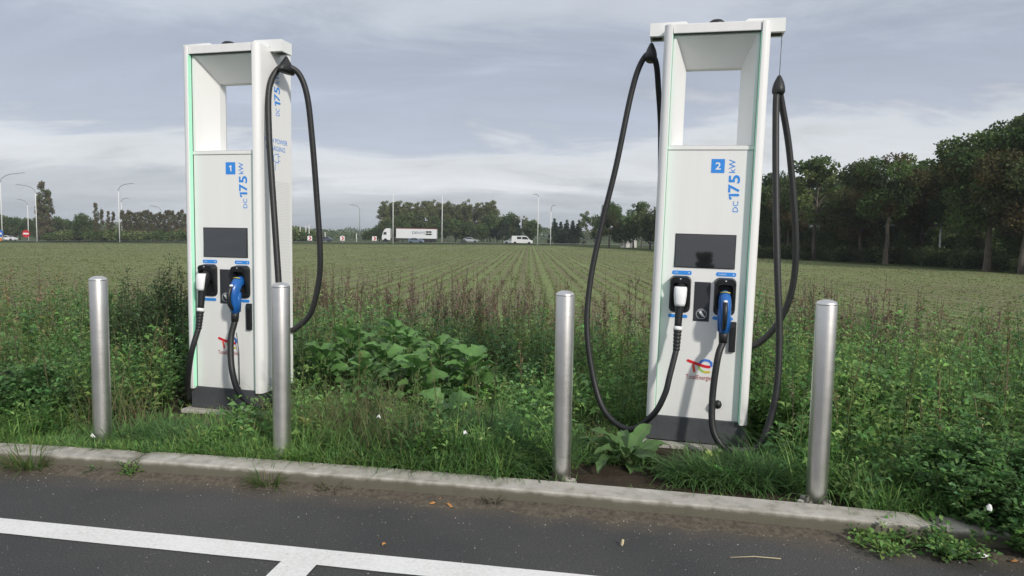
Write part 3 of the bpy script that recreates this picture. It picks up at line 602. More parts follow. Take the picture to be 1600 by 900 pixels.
        # name strips above and below
        for (a0, a1, b0, b1, tx) in ((.126 + k * .284, .253 + k * .284, .979, 1.006, 'CCS' if k == 0 else 'CHAdeMO'), (.113 + k * .288, .240 + k * .293, .688, .71, None)):
            bm = bmesh.new(); pr = [(p[0] - .33, p[1] + .155) for p in rrect(a0, a1, b0, b1, .0105)]; prism(bm, pr, 'y', PV - .0018 - .2, PV + .001 - .2); pl = bmobj('name_strip', bm, 'sky_blue', rt)
            if tx: lettering('lettering', tx, 'print_white', pl, P(a0 + .015, b0 + .009, .001), (1, 0, 0), (0, 0, 1), .024 if k == 0 else .05, .009); pyobj('arrow_mark', [P(a1 - .02, b0 + .019, .001), P(a1 - .01, b0 + .0135, .001), P(a1 - .02, b0 + .008, .001)], [(0, 1, 2)], 'print_white', pl)
    # card reader
    cr_ = bx('card_reader', .277, .380, PV - .003, PV + .002, .672, .936, 'panel_dark', bev=.001)
    mf = lambda a, b2: lc(.329 + a, PV - .0042, .722 + b2)
    strokeobj('contactless_symbol', [(.033 * math.cos(a), .033 * math.sin(a)) for a in np.linspace(0, 6.28, 30)], .003, 'print_grey', cr_, mf)
    strokeobj('contactless_symbol', [(.026 * math.cos(a), .026 * math.sin(a)) for a in np.linspace(.4, 2.6, 12)], .003, 'print_grey', cr_, mf)
    strokeobj('contactless_symbol', [(-.006, .012), (.010, -.010)], .016, 'print_white', cr_, mf)
    strokeobj('contactless_symbol', [(.012, -.012), (.022, -.020)], .006, 'print_white', cr_, mf)
    # lock handle
    hn = bx('lock_handle', .514, .556, PV - .022, PV + .002, .480, .682, 'black_plastic', bev=.006)
    bx('lock_cover', .520, .550, PV - .026, PV - .0215, .645, .672, 'panel_dark', hn)
    # company mark
    mf = lambda a, b2: lc(.250 + a, F0 - .0004, .318 + b2)
    strokeobj('emblem_stroke', [(.045, .055), (.050, .03), (.054, .012)], .016, 'logo_orange', rt, lambda a, b2: lc(.250 + a, F0, .318 + b2))
    strokeobj('emblem_stroke', [(.084, .048), (.088, .030), (.104, .017), (.125, .012)], .016, 'logo_green', rt, lambda a, b2: lc(.250 + a, F0, .318 + b2))
    strokeobj('emblem_stroke', [(.118, .0125), (.135, .012), (.150, .0145)], .016, 'logo_yellow', rt, lambda a, b2: lc(.250 + a, F0 - .0002, .318 + b2))
    strokeobj('emblem_stroke', [(.086, .066), (.098, .085), (.122, .094), (.145, .090), (.162, .076), (.162, .058), (.148, .050)], .017, 'logo_blue', rt, mf)
    strokeobj('emblem_stroke', [(.010, .083), (.05, .070), (.09, .058), (.12, .051), (.148, .0485)], .019, 'logo_red', rt, lambda a, b2: lc(.250 + a, F0 - .0008, .318 + b2))
    lettering('lettering', 'TotalEnergies', 'logo_text', rt, P(.249, .267), (1, 0, 0), (0, 0, 1), .180, .040, .006)
    # tether with bob
    if c == 1:
        tubeobj('tether', [lc(.455, -.01, .46), lc(.452, .02, .3), lc(.450, .025, .05)], .0035, 'rubber', rt, 6); bz = .0
        bm = bmesh.new(); lathe(bm, [(.006, .07), (.012, .05), (.020, .03), (.022, .012), (.014, -.002), (.004, -.006)][::-1], 12, lc(.450, .022, -.03)); bmobj('tether_bob', bm, 'rubber', rt, True)
    else:
        bm = bmesh.new(); lathe(bm, [(.004, -.03), (.02, -.022), (.028, 0), (.02, .022), (.004, .03)], 14, lc(.464, .01, .125)); bmobj('tether_bob', bm, 'rubber', rt, True)
    # concrete footing under the cabinet
    p = ORG[c] + A_ * .33 + B_ * .2; pad = empty('concrete_footing', (p.x, p.y, 0), YAW)
    me_o = boxobj('concrete_footing', -.37, .37, -.235, .28, -.25, -.0015 + (0 if c == 1 else .004), 'concrete_pad', None, .012)
    bpy.data.objects.remove(pad); me_o.location = (p.x, p.y, ORG[c].z - .155 - (.004 if c == 1 else .010)); me_o.rotation_euler = (0, 0, YAW)
    tag(me_o, 'chipped pale concrete footing under the charging station bearing number ' + ('one', 'two')[c - 1], 'footing', 'charger footings')
for c in (1, 2): make_charger(c)

# cables: cable > connector head, hanger
def hanger(rt, p, spread, wire_top):
    """black moulded saddle the cable hangs from"""
    x, y, z = p
    bm = bmesh.new(); tube(bm, [(x, y, z + .075), (x, y, z + .06), (x, y, z + .03), (x, y, z), (x, y, z - .03), (x, y, z - .045)], [(.010, .010), (.018, .016), (.032, .03 + spread * .3), (.04, .04 + spread * .7), (.042, .045 + spread), (.034, .036 + spread)], 16, ref=Vector((1, 0, 0)))
    h_ = bmobj('cable_hanger', bm, 'rubber', rt, True)
    tubeobj('hanger_wire', [(x, y, wire_top), (x, y, z + .07)], .0022, 'wire', h_, 6)
def ccs(rt, u, w_):
    """black grip with white face plate, ring and ribbed strain relief"""
    P = lambda o, ww: Vector(lc(u + (w_ - ww) * -.02, PV - o, ww))
    bm = bmesh.new(); tube(bm, [P(-.02, w_ + .03), P(.03, w_ + .02), P(.065, w_ - .015), P(.082, w_ - .06), P(.092, w_ - .12), P(.100, w_ - .20), P(.104, w_ - .235)], [(.036, .05), (.04, .052), (.042, .05), (.036, .036), (.026, .026), (.024, .024), (.024, .024)], 16, ref=Vector((1, 0, 0)))
    g_ = bmobj('connector', bm, 'black_plastic', rt, True)
    # white plate on the head
    V = []; rows = ((.05, .038, .108), (.036, .042, .120), (-.01, .041, .127), (-.06, .036, .130), (-.078, .031, .128))
    for dw, hw, o in rows:
        for s in (-1, -.6, 0, .6, 1): V.append(lc(u + s * hw, PV - o + .018 * abs(s) ** 2.5, w_ + dw - .01))
    f_ = [(5 * i + k, 5 * i + k + 1, 5 * i + 6 + k, 5 * i + 5 + k) for i in range(4) for k in range(4)]
    me = pyobj('face_plate', V, f_, 'print_white', g_, True); md = me.modifiers.new('s', 'SOLIDIFY'); md.thickness = .014; md.offset = 1
    tubeobj('grip_ring', [P(.102, w_ - .225), P(.1045, w_ - .237), P(.107, w_ - .249)], .029, 'print_white', g_, 16)
    bm = bmesh.new(); pts = [P(.107 + .02 * t_, w_ - .25 - .13 * t_) for t_ in np.linspace(0, 1, 23)]
    tube(bm, pts, [.027 - .004 * i / 22 - (.004 if i % 4 == 3 else 0) for i in range(23)], 14); bmobj('strain_relief', bm, 'rubber', g_, True)
    return P(.127, w_ - .375)
def chademo(rt, u, w_):
    P = lambda o, ww, du=0: Vector(lc(u + du, PV - o, ww))
    bm = bmesh.new(); tube(bm, [P(-.02, w_ + .02), P(.02, w_ + .012), P(.06, w_ - .005), P(.095, w_ - .05), P(.095, w_ - .10), P(.088, w_ - .15), P(.088, w_ - .225)], [(.030, .034), (.036, .04), (.040, .044), (.041, .048), (.036, .046), (.036, .04), (.032, .032)], 16, ref=Vector((1, 0, 0)))
    g_ = bmobj('connector', bm, 'blue_shell', rt, True)
    for s in (-1, 1):
        tubeobj('shell_rib', [P(.075, w_ - .07, .034 * s), P(.085, w_ - .13, .036 * s), P(.085, w_ - .215, .032 * s)], [(.008, .02), (.008, .022), (.007, .02)], 'blue_shell', g_, 8, ref=Vector((1, 0, 0)))
    tubeobj('grip', catmull([P(.095, w_ - .01), P(.135, w_ - .035), P(.158, w_ - .09), P(.152, w_ - .15), P(.118, w_ - .195)], 5), [(.012, .012)] * 3 + [(.015, .016)] * 15 + [(.013, .013)] * 3, 'black_plastic', g_, 10, ref=Vector((1, 0, 0)))
    bm = bmesh.new(); lathe(bm, [(.002, -.011), (.012, -.008), (.014, 0), (.012, .008), (.002, .011)], 14, P(.128, w_ - .018)); bmobj('release_button', bm, 'print_white', g_, True)
    tubeobj('marking_band', [P(.066, w_ + .036, -.03), P(.075, w_ + .042, 0), P(.066, w_ + .036, .03)], .004, 'logo_yellow', g_, 6)
    tubeobj('cable_boot', [P(.088, w_ - .215), P(.09, w_ - .25), P(.093, w_ - .29)], [.03, .029, .026], 'rubber', g_, 14)
    return P(.093, w_ - .285)
def cable_thing(c, kind, head, pts, rad, tail=None, hang=None, label=''):
    rt = rootof(c, 'charging_cable'); tag(rt, label, 'charging cable', 'charging cables')
    end = head(rt) 
    path = [end] + [Vector(lc(*p)) for p in pts]
    cb_ = tubeobj('cable', catmull(path, 8), rad, 'rubber', rt, 12)
    if tail: tubeobj('cable', catmull([Vector(lc(*p)) for p in tail], 8), rad, 'rubber', rt, 12)
    if hang: hanger(rt, lc(*hang[0]), hang[1], hang[2] + .155)
# charger 2
cable_thing(2, 'ccs', lambda r_: ccs(r_, .186, .865), [(.145, -.13, .32), (.12, -.15, .2), (.052, -.16, .06), (-.091, -.12, -.065), (-.249, -.06, -.004), (-.351, 0, .174), (-.431, .05, .543), (-.43, .1, .899), (-.37, .14, 1.305), (-.292, .17, 1.708), (-.215, .2, 2.194), (-.161, .2, 2.40), (-.10, .205, 2.48), (-.055, .24, 2.42), (-.035, .34, 2.27), (-.01, .46, 2.0), (.01, .47, 1.5), (.02, .47, .9), (.05, .44, .5)], .020,
            hang=((-.09, .212, 2.475), .035, 2.578), label='thick black cable with white-faced connector looping left of the charger numbered 2')
cable_thing(2, 'chademo', lambda r_: chademo(r_, .471, .84), [(.441, -.09, .45), (.421, -.12, .191), (.437, -.16, -.011), (.523, -.19, -.120), (.621, -.19, -.135), (.724, -.16, -.07), (.781, -.12, .091), (.815, -.08, .313), (.814, -.03, .636), (.785, .02, 1.045), (.757, .1, 1.542), (.735, .18, 2.10), (.742, .20, 2.22)], .0218,
            tail=[(.752, .215, 2.22), (.780, .24, 2.12), (.844, .28, 1.854), (.902, .3, 1.471), (.938, .32, 1.126), (.925, .34, .86), (.857, .36, .653), (.741, .38, .503), (.64, .39, .46)], hang=((.748, .21, 2.235), .012, 2.578), label='thick black cable with blue pistol connector hanging in two strands from a thin wire')
# charger 1
cable_thing(1, 'ccs', lambda r_: ccs(r_, .186, .865), [(.150, -.12, .33), (.10, -.10, .16), (.055, -.06, .04), (.005, 0, -.06), (-.04, .08, -.09), (-.07, .18, 0), (-.085, .24, .4), (-.09, .25, 1.2), (-.085, .23, 2.2), (-.07, .225, 2.42), (-.05, .26, 2.40), (-.04, .32, 2.1), (-.04, .36, 1.2), (-.03, .39, .6), (.02, .40, .45)], .020,
            hang=((-.075, .225, 2.43), .03, 2.578), label='thick black cable with white-faced connector on the charger numbered 1')
cable_thing(1, 'chademo', lambda r_: chademo(r_, .471, .84), [(.462, -.085, .42), (.50, -.13, .21), (.58, -.16, .045), (.709, -.17, -.045), (.842, -.17, -.03), (.92, -.15, .154), (.921, -.13, .502), (.873, -.09, .869), (.823, -.05, 1.239), (.762, 0, 1.661), (.711, .05, 1.995), (.676, .11, 2.288), (.70, .17, 2.435), (.758, .21, 2.475), (.83, .265, 2.435), (.88, .3, 2.27), (.904, .33, 1.937), (.923, .36, 1.496), (.937, .38, 1.095), (.913, .4, .84), (.837, .4, .579), (.704, .4, .453), (.64, .4, .43)], .0228,
            hang=((.758, .212, 2.475), .055, 2.578), label='thick black cable with blue pistol connector arching beside the charger numbered 1')

# ------------------------------------------------------------------ trees
def lobed_crown(seed, H, R, z0, nl, nleaf, size, cols, shape='round', lobe=.34, flat=.8):
    """lobes scattered in a crown volume, leaf faces scattered round each lobe"""
    r_ = np.random.default_rng(seed); C = []
    while len(C) < nl:
        p = r_.uniform(-1, 1, 3)
        if shape != 'round':
            lim = (.95 * (1 - .7 * max(0, p[2]) ** 1.5)) if shape == 'column' else .5 * (1.04 - p[2])
            q_ = r_.uniform(.25, 1) ** .5; a_ = r_.uniform(0, 6.28); p[0], p[1] = lim * q_ * math.cos(a_), lim * q_ * math.sin(a_)
        elif np.linalg.norm(p) > r_.uniform(.72, 1.14): continue
        C.append(p)
    C = np.array(C); ctr = np.array([0, 0, (z0 + H) / 2]); ext = np.array([R, R, (H - z0) / 2]); lobe_r = (R * lobe) * r_.uniform(.55, 1.25, nl) * ((1.15 - .8 * (C[:, 2] * .5 + .5)) if shape == 'cone' else 1)
    cen = ctr + C * (ext - R * lobe * (.8 if shape == 'round' else .25)); tone = r_.uniform(.72, 1.22, nl)[:, None]
    S = Soup(); k = r_.choice(nl, nleaf, p=lobe_r ** 2 / (lobe_r ** 2).sum())
    d = nrm(r_.normal(size=(nleaf, 3))); rad = lobe_r[k] * r_.uniform(.35, 1.12, nleaf) ** .6
    P = cen[k] + d * rad[:, None] * np.array([1, 1, flat])
    ax = nrm(r_.normal(size=(nleaf, 3)) + d * .5); sd = nrm(np.cross(ax, r_.normal(size=(nleaf, 3))))
    c = np.array(cols)[r_.integers(0, len(cols), nl)][k] * tone[k] * (1 + .2 * r_.normal(size=(nleaf, 1)))
    sz = size * r_.uniform(.55, 1.3, nleaf); diamonds(S, P, ax, sd, sz, sz * .75, np.clip(c, .006, .5))
    return S.mesh('crown', 'tree_leaf'), cen, lobe_r
def trunk_mesh(seed, H, r0, cen, top=.85, nlimb=9, lean=.03):
    r_ = random.Random(seed); bm = bmesh.new(); pts = []; x = y = 0
    for i in range(9):
        t_ = i / 8; pts.append((x, y, H * top * t_ - .15 * (i == 0))); x += r_.uniform(-1, 1) * H * lean * .3; y += r_.uniform(-1, 1) * H * lean * .3
    tube(bm, pts, [r0 * (1.25 if i == 0 else 1 - .85 * i / 8) for i in range(9)], 8)
    for j in np.argsort(-np.array([c[2] for c in cen]))[::max(1, len(cen) // nlimb)]:
        c = cen[j]; zb = max(H * .15, min(H * top * .9, c[2] - math.hypot(c[0], c[1]) * .8)); k = zb / (H * top) * 8; i = int(k); a = Vector(pts[i]).lerp(Vector(pts[min(8, i + 1)]), k - i); rr = r0 * (1 - .85 * k / 8) * .5
        mid = (a + Vector(c)) / 2 + Vector((0, 0, .06 * H * r_.random())); tube(bm, [a, mid, Vector(c)], [rr, rr * .65, rr * .25], 5)
    bmesh.ops.recalc_face_normals(bm, faces=bm.faces); me = bpy.data.meshes.new('trunk'); bm.to_mesh(me); bm.free(); me.materials.append(MATS['bark']); return me
PROTO = {}
def proto(key, seed, H, R, z0, nl, nleaf, size, cols, r0, nlimb=9, **k):
    top = k.pop('top', .85); cr_, cen, _ = lobed_crown(seed, H, R, z0, nl, nleaf, size, cols, **k); PROTO[key] = (trunk_mesh(seed, H, r0, cen, top, nlimb), cr_, H)
DARK = [(0.0571, 0.0965, 0.0351), (0.077, 0.1208, 0.0439), (0.0989, 0.1317, 0.0483)]; MID = [(0.0836, 0.1394, 0.0409), (0.1116, 0.1674, 0.0558), (0.1394, 0.1768, 0.0595)]
BROWN = [(0.0968, 0.088, 0.0352), (0.1232, 0.0968, 0.044), (0.0792, 0.0968, 0.0352)]; POP = [(0.162, 0.189, 0.081), (0.189, 0.2025, 0.0945), (0.135, 0.1553, 0.0607)]; POPB = [(0.1377, 0.1296, 0.0729), (0.1134, 0.1377, 0.0567), (0.162, 0.1377, 0.081)]
CON = [(0.0374, 0.068, 0.0374), (0.0476, 0.0816, 0.0442)]
for i in range(3): proto('broad%d' % i, 20 + i, 10, 3.7, (2.6, 1.8, 3.0)[i], 44, 22000, .21, DARK + MID[:2] + BROWN[:i], .2, 18, lobe=.28)
for i in range(2): proto('brown%d' % i, 40 + i, 10, 4.0, (2.8, 2.2)[i], 44, 22000, .20, BROWN + DARK[1:] + MID[:1], .2, 18, lobe=.28)
proto('airy0', 50, 10, 2.6, 2.8, 30, 4200, .27, MID + DARK[2:], .15, 16, lobe=.26); proto('airy1', 51, 10, 2.3, 3.2, 26, 3400, .26, MID, .14, 16, lobe=.26)
for i in range(3): proto('far%d' % i, 60 + i, 10, 4.2, .6, 26, 3600, .6, DARK + MID[:i], .25, 6, lobe=.36)
for i in range(3): proto('poplar%d' % i, 70 + i, 15, 2.6, 4.5, 50, 3600, .42, POP, .16, 14, lobe=.25, top=.92)
for i in range(2): proto('column%d' % i, 80 + i, 15, 1.7, .6, 70, 4200, .4, POPB, .2, 4, shape='column', lobe=.36, top=.75)
for i in range(2): proto('conifer%d' % i, 90 + i, 9, 2.6, .3, 60, 4200, .4, CON, .2, 4, shape='cone', lobe=.3, top=.8)
for i in range(3): proto('bush%d' % i, 100 + i, 2.6, 2.2, -.4, 16, 2600, .26, [DARK, MID, DARK + BROWN[:1]][i], .08, 5, lobe=.42)
for i in range(2): proto('farbush%d' % i, 110 + i, 3.4, 3.4, -.5, 16, 1400, .55, [MID, DARK + MID][i], .1, 4, lobe=.42)
for i in range(2): proto('low%d' % i, 120 + i, 6, 3.0, -.4, 30, 9000, .2, DARK + (MID[:1], BROWN[:1])[i], .12, 8, lobe=.32)
def plant_tree(key, x, y, h, label, group, name='tree', wide=1.0, rz=None, cat='tree', z=None):
    tm, cm, H = PROTO[key]; s = h / H; o = empty(name, (x, y, float(tz(x, y)) if z is None else z), random.uniform(0, 6.28) if rz is None else rz, (s * wide, s * wide, s))
    tag(o, label, cat, group); link('trunk', tm, None, o); link('crown', cm, None, o); return o
# row along the right edge of the field
T = lambda px, Y: (AT(px, Y), Y)
RIGHT = [(1195, 82, 10.5, 'broad0', 1.0), (1232, 78, 9.0, 'brown0', .9), (1272, 70, 11.6, 'airy0', 1.25), (1305, 76, 7.6, 'broad1', .9), (1345, 66, 8.8, 'brown1', 1.05), (1385, 60, 10.9, 'brown0', 1.0), (1415, 68, 11.4, 'airy1', 1.1), (1440, 64, 10.4, 'broad2', .9), (1505, 57, 9.8, 'broad0', .9), (1545, 48, 12.0, 'broad1', .95), (1600, 45, 10.8, 'brown1', .95), (1655, 46, 12.5, 'broad2', 1.0), (1720, 44, 11.5, 'broad0', 1.0), (1165, 92, 10.0, 'broad2', 1.0), (1520, 62, 11.0, 'broad2', 1.0), (1575, 60, 11.5, 'broad0', 1.0)]
LB = {'broad': 'dense dark green broadleaf tree in the row beyond the field', 'brown': 'brownish autumn broadleaf tree in the row beyond the field', 'airy': 'slender airy tree with sky showing through in the row beyond the field'}
for px, Y, h, k_, wd in RIGHT: plant_tree(k_, *T(px, Y), h, LB[k_[:-1]], k_[:-1] + ' trees in the row before the guardrail', 'broadleaf_tree', wd)
for i in range(70):
    px = 1165 + i * 7.6 + random.uniform(-6, 6); Y0 = 79 - (px - 1180) / 420 * 30; Y = Y0 + (random.uniform(-3.5, 0) if i % 3 == 0 else random.uniform(0, 15))
    plant_tree('bush%d' % (i % 3), *T(px, Y), random.uniform(1.0, 2.0) * (1 + .3 * max(-.6, (Y - Y0) / 10)), 'low dark bush in the undergrowth beneath the tree row', 'undergrowth bushes beneath the trees', 'bush', cat='bush')
for i in range(17): plant_tree(('far0', 'broad1', 'far1', 'far2')[i % 4], *T(1170 + i * 33 + random.uniform(-10, 10), 112 - i * 2.0 + random.uniform(-4, 6)), random.uniform(8, 10), 'dark tree on the embankment behind the guardrail', 'trees behind the guardrail', 'broadleaf_tree', 1.1, z=2.3)
bank = lambda x, y: float(np.interp(x - (27 + (105 - y) * .2), [0, 5, 12, 15, 40], [-.6, 0, 2.5, 2.75, 3.2]))
for i in range(44):
    px = 1165 + i * 12.2 + random.uniform(-5, 5); Y = 79 - (px - 1180) / 420 * 30 + random.uniform(12, 24); x = AT(px, Y); plant_tree('bush%d' % (i % 3), x, Y, random.uniform(1.2, 2.2), 'dark scrub bush on the embankment slope', 'scrub bushes on the embankment', 'bush', 1.3, cat='bush', z=bank(x, Y) - .1)
for i in range(30):
    px = 1165 + i * 18 + random.uniform(-6, 6); Y = 112 - i * 1.2 + random.uniform(-3, 3); plant_tree(('farbush1', 'bush0')[i % 2], *T(px, Y), random.uniform(3.2, 5.0), 'tall dark bush behind the guardrail', 'tall bushes behind the guardrail', 'bush', 1.1, cat='bush', z=2.9)
for i in range(22):
    px = 1170 + i * 21 + random.uniform(-8, 8); Y = 79 - (px - 1180) / 420 * 30 + random.uniform(3, 9); plant_tree('bush%d' % (i % 3), *T(px, Y), random.uniform(2.4, 3.6), 'taller dark shrub between the trunks of the tree row', 'shrubs between the trunks', 'shrub', .9, cat='bush')
for i, (px, dY, h) in enumerate(((1195, 3, 5.2), (1245, 4, 4.6), (1318, 2, 4.8), (1352, 5, 5.6), (1412, 3, 4.6), (1425, 7, 5.8), (1532, 2, 4.4), (1565, 5, 5.8), (1605, 2, 4.6), (1650, 4, 5.6), (1290, 8, 5.0))):
    Y = 79 - (px - 1180) / 420 * 30 + dY; plant_tree('low%d' % (i % 2), *T(px, Y), h, 'low-branched bushy tree filling a gap in the tree row', 'low-branched trees in the row', 'bushy_tree', .95)
# belt behind the far road
def belt(items, label, group, name): 
    for px, Y, h, k_, wd in items: plant_tree(k_, *T(px, Y), h, label, group, name, wd)
belt([(598 + i * 8.2 + random.uniform(-3, 3), 236 + random.uniform(-6, 8), random.uniform(14.0, 15.6), 'poplar%d' % (i % 3), 1.0) for i in range(22)], 'tall thin-crowned poplar behind the white lorry', 'poplars behind the far road', 'poplar_tree')
belt([(602 + i * 13.5 + random.uniform(-4, 4), 222 + random.uniform(-6, 6), random.choice([6.5, 7.5, 8.5, 9.5]), 'far%d' % (i % 3), random.uniform(.85, 1.2)) for i in range(15)], 'dark bushy tree standing under the thin poplars', 'dark trees under the poplars', 'broadleaf_tree')
belt([(798, 214, 9.5, 'far0', .8), (820, 218, 9.0, 'poplar1', 1.0), (832, 212, 8.0, 'far2', .9)], 'pale-topped tree behind the white van', 'trees behind the white van', 'broadleaf_tree')
belt([(788, 205, 8.0, 'conifer0', 1.0), (808, 207, 7.4, 'conifer1', 1.0)] + [(866 + i * 9.5, 200 + random.uniform(-5, 5), random.uniform(6.2, 8.4), 'conifer%d' % (i % 2), 1.0) for i in range(5)], 'dark pointed conifer at the far side of the road', 'conifers at the far road', 'conifer_tree')
belt([(915, 190, 10.0, 'airy1', .9)], 'slender half-bare birch-like tree rising from the conifers', None, 'birch_tree')
belt([(936, 160, 8.0, 'far1', .8), (952, 140, 10.8, 'broad1', .75), (972, 150, 7.0, 'far0', 1.0), (990, 135, 7.6, 'far2', .9), (1003, 142, 10.6, 'airy0', 1.1), (1016, 130, 7.8, 'far1', .9), (1040, 125, 8.6, 'far0', .9), (1070, 118, 9.0, 'far2', .9), (1105, 108, 9.6, 'broad0', .9), (1140, 98, 9.8, 'broad2', .9)], 'dark spreading tree at the far corner of the field', 'trees at the corner of the field', 'broadleaf_tree')
# left side
belt([(68, 205, 17.6, 'column0', .85), (78, 207, 15.6, 'column1', .8), (62, 207, 13.5, 'column1', .7)], 'tall narrow reddish poplar standing clear of the wood', 'tall narrow poplars', 'poplar_tree')
belt([(128, 190, 8.0, 'far0', .8)], 'round dark tree rising alone from the hedge', None, 'round_tree')
belt([(-40 + i * 14 + random.uniform(-5, 5), 225 + random.uniform(-8, 8), random.uniform(7.2, 8.8), 'far%d' % (i % 3), .9) for i in range(14)], 'grey-green tree in the wood behind the lamp posts', 'trees in the far wood', 'broadleaf_tree')
belt([(151, 200, 11.2, 'column0', .7), (160, 203, 9.6, 'column1', .7), (170, 205, 9.0, 'column0', .7), (178, 205, 9.0, 'column1', .7)] + [(192 + i * 4.9, 206 + random.uniform(-4, 4), random.uniform(8.2, 9.8), ('column1', 'column0')[i % 2], .95) for i in range(21)], 'narrow autumn-toned poplar in the row behind the hedge', 'row of poplars behind the hedge', 'poplar_tree')
for i in range(26): plant_tree('farbush%d' % (i % 2), *T(82 + i * 8.2 + random.uniform(-3, 3), 192 + random.uniform(-3, 5)), random.uniform(2.4, 4.0), 'rounded green bush in the hedge along the far road', 'hedge bushes along the far road', 'bush', cat='bush')
for i in range(7): plant_tree('farbush%d' % (i % 2), *T(447 + i * 8 + random.uniform(-3, 3), 215), 5.6 - i * .45, 'green bush behind the chevron signs', 'bushes behind the chevron signs', 'bush', cat='bush')
for i in range(5): plant_tree('far%d' % (i % 3), *T(572 + i * 7, 225), 3.6 + i * .8, 'low dark tree at the end of the poplar belt', 'low trees ending the poplar belt', 'broadleaf_tree')
for x, y, h, k_ in ((-25.2, -120, 6.2, 'broad0'), (-37, -124, 3.0, 'broad1'), (-52, -122, 10, 'far0'), (-15, -128, 8, 'far1'), (8, -126, 9, 'far2'), (30, -122, 10, 'far0'), (48, -126, 9, 'broad2'), (-75, -126, 9, 'far1'), (70, -124, 10, 'far1')):
    plant_tree(k_, x, y, h, 'tree across the parking area mirrored in the dark display glass', 'trees across the parking area', 'broadleaf_tree', z=0.0)
# woods far out towards the horizon: one mass
S = Soup()
for y_, n_, hh in ((420, 24000, 6.5), (700, 26000, 10)):
    x_ = rng.uniform(-y_ * 1.1, y_ * 1.1, n_); yy = y_ + rng.uniform(0, 30, n_); top_ = hh * (.45 + .9 * vnoise(x_, yy * 0, 17, 8) * (.5 + vnoise(x_, yy * 0, 60, 9)))
    z_ = tz(np.clip(x_, -700, 700), yy) + top_ * rng.random(n_) ** .7; ax = nrm(rng.normal(size=(n_, 3))); sd = nrm(np.cross(ax, rng.normal(size=(n_, 3))))
    diamonds(S, np.stack([x_, yy, z_], 1), ax, sd, y_ / 300, y_ / 380, pal(n_, DARK + MID, .2))
tag(S.obj('far_wood', 'tree_leaf'), 'distant dark line of woods on the horizon', 'wood', kind='stuff')

# ------------------------------------------------------------------ embankment with guardrail behind the row of trees
ev = []; ys = np.linspace(-10, 220, 40)
for y in ys:
    xb = 21 + (105 - y) * .2 + 6
    if y > 105: xb = 27 + (y - 105) * .12
    z0 = float(tz(xb, max(y, 8)))
    for dx_, zz in ((0, z0 - .3), (5, z0 + .5), (12, 2.5), (15, 2.75), (40, 3.2), (75, 3.2)): ev.append((xb + dx_, y, zz))
ef = [(6 * i + k, 6 * i + k + 1, 6 * i + 7 + k, 6 * i + 6 + k) for i in range(39) for k in range(5)]
mat('bank_grass', (.026, .034, .014), .95, noise=(.8, .5), bump=(6, 1, .2)); tag(pyobj('embankment', ev, ef, 'bank_grass', smooth=True), kind='structure', label='grassy road embankment behind the trees')
gr = empty('guardrail', (46.5, 75, 2.5)); tag(gr, 'pale galvanised guardrail on the embankment behind the trees', 'guardrail')
ga, gb = Vector((AT(1180, 99), 99, 0)), Vector((AT(1700, 52), 52, 0)); gdv = (gb - ga); gl = gdv.length; gdv.normalize(); gn = Vector((-gdv.y, gdv.x, 0))
bm = bmesh.new(); pr = [(0, -.16), (.05, -.12), (.05, -.05), (0, -.02), (0, .02), (.05, .05), (.05, .12), (0, .16)]
rows = [[bm.verts.new(ga + gdv * (gl * i) + gn * p[0] + Vector((-46.5, -75, 3.45 - 2.5 - .45 * i + p[1]))) for p in pr] for i in (0, 1)]
for k in range(7): bm.faces.new((rows[0][k], rows[0][k + 1], rows[1][k + 1], rows[1][k]))
bmobj('rail', bm, 'galvanised', gr)
for i in range(16):
    q = ga + gdv * (gl * i / 15) + Vector((-46.5, -75, 0)) - gn * .08; boxobj('rail_post', q.x - .03, q.x + .03, q.y - .03, q.y + .03, -.4, 1.05 - .45 * i / 15, 'galvanised', gr)

# ------------------------------------------------------------------ far road
mat('far_asphalt', (.16, .16, .155), .9); mat('far_concrete', (.62, .61, .58), .85)
def ribbon(name, xs_, yc, w_, dz, mm):
    V = []
    for x in xs_:
        y = yc(x); V += [(x, y - w_ / 2, float(tz(x, y)) + dz), (x, y + w_ / 2, float(tz(x, y)) + dz)]
    return pyobj(name, V, [(2 * i, 2 * i + 2, 2 * i + 3, 2 * i + 1) for i in range(len(xs_) - 1)], mm)
RX = np.linspace(-330, 60, 60); yc = lambda x: 186 - .06 * max(-60, min(x, 60)) 
tag(ribbon('far_road', RX, yc, 9, .25, 'far_asphalt'), kind='structure', label='main road crossing behind the field')
tag(ribbon('far_road_edge', RX, lambda x: yc(x) - 5.2, .9, .42, 'far_concrete'), kind='structure', label='pale concrete edge of the far road')
def ztop(x, y): return float(tz(x, y)) + .25

# lamp posts
def lamp(px, pyb, pyt, arm_dx, arm_dy, Y, label, mm='pole_white', group='street lamps along the far road'):
    x = AT(px, Y); m_ = Y / FPX; h = (pyb - pyt) * m_; zb = float(tz(x, Y)); o = empty('street_lamp', (x, Y, zb)); tag(o, label, 'street lamp', group)
    r0 = max(.10, .8 * m_)
    tubeobj('pole', [(0, 0, -.1), (0, 0, h * .5), (0, 0, h)], [r0, r0 * .8, r0 * .62], mm, o, 8)
    if arm_dx:
        ax, az_ = arm_dx * m_, arm_dy * m_
        tubeobj('arm', catmull([(0, 0, h), (ax * .08, 0, h + az_ * .4), (ax * .4, 0, h + az_ * .8), (ax, 0, h + az_)], 5), .075, 'lamp_grey', o, 6)
        s = 1 if ax > 0 else -1; bm = bmesh.new(); prism(bm, [(ax - .1 * s, h + az_ - .06), (ax + .9 * s, h + az_ - .02), (ax + .9 * s, h + az_ + .05), (ax - .1 * s, h + az_ + .09)], 'y', -.15, .15); bmobj('lantern', bm, 'lamp_grey', o)
lamp(4, 377, 285, 34, 15, 182, 'tall lamp post with long right-reaching arm by the white car')
lamp(58, 376, 300, -25, 12, 184, 'lamp post with curved arm beside the narrow poplars')
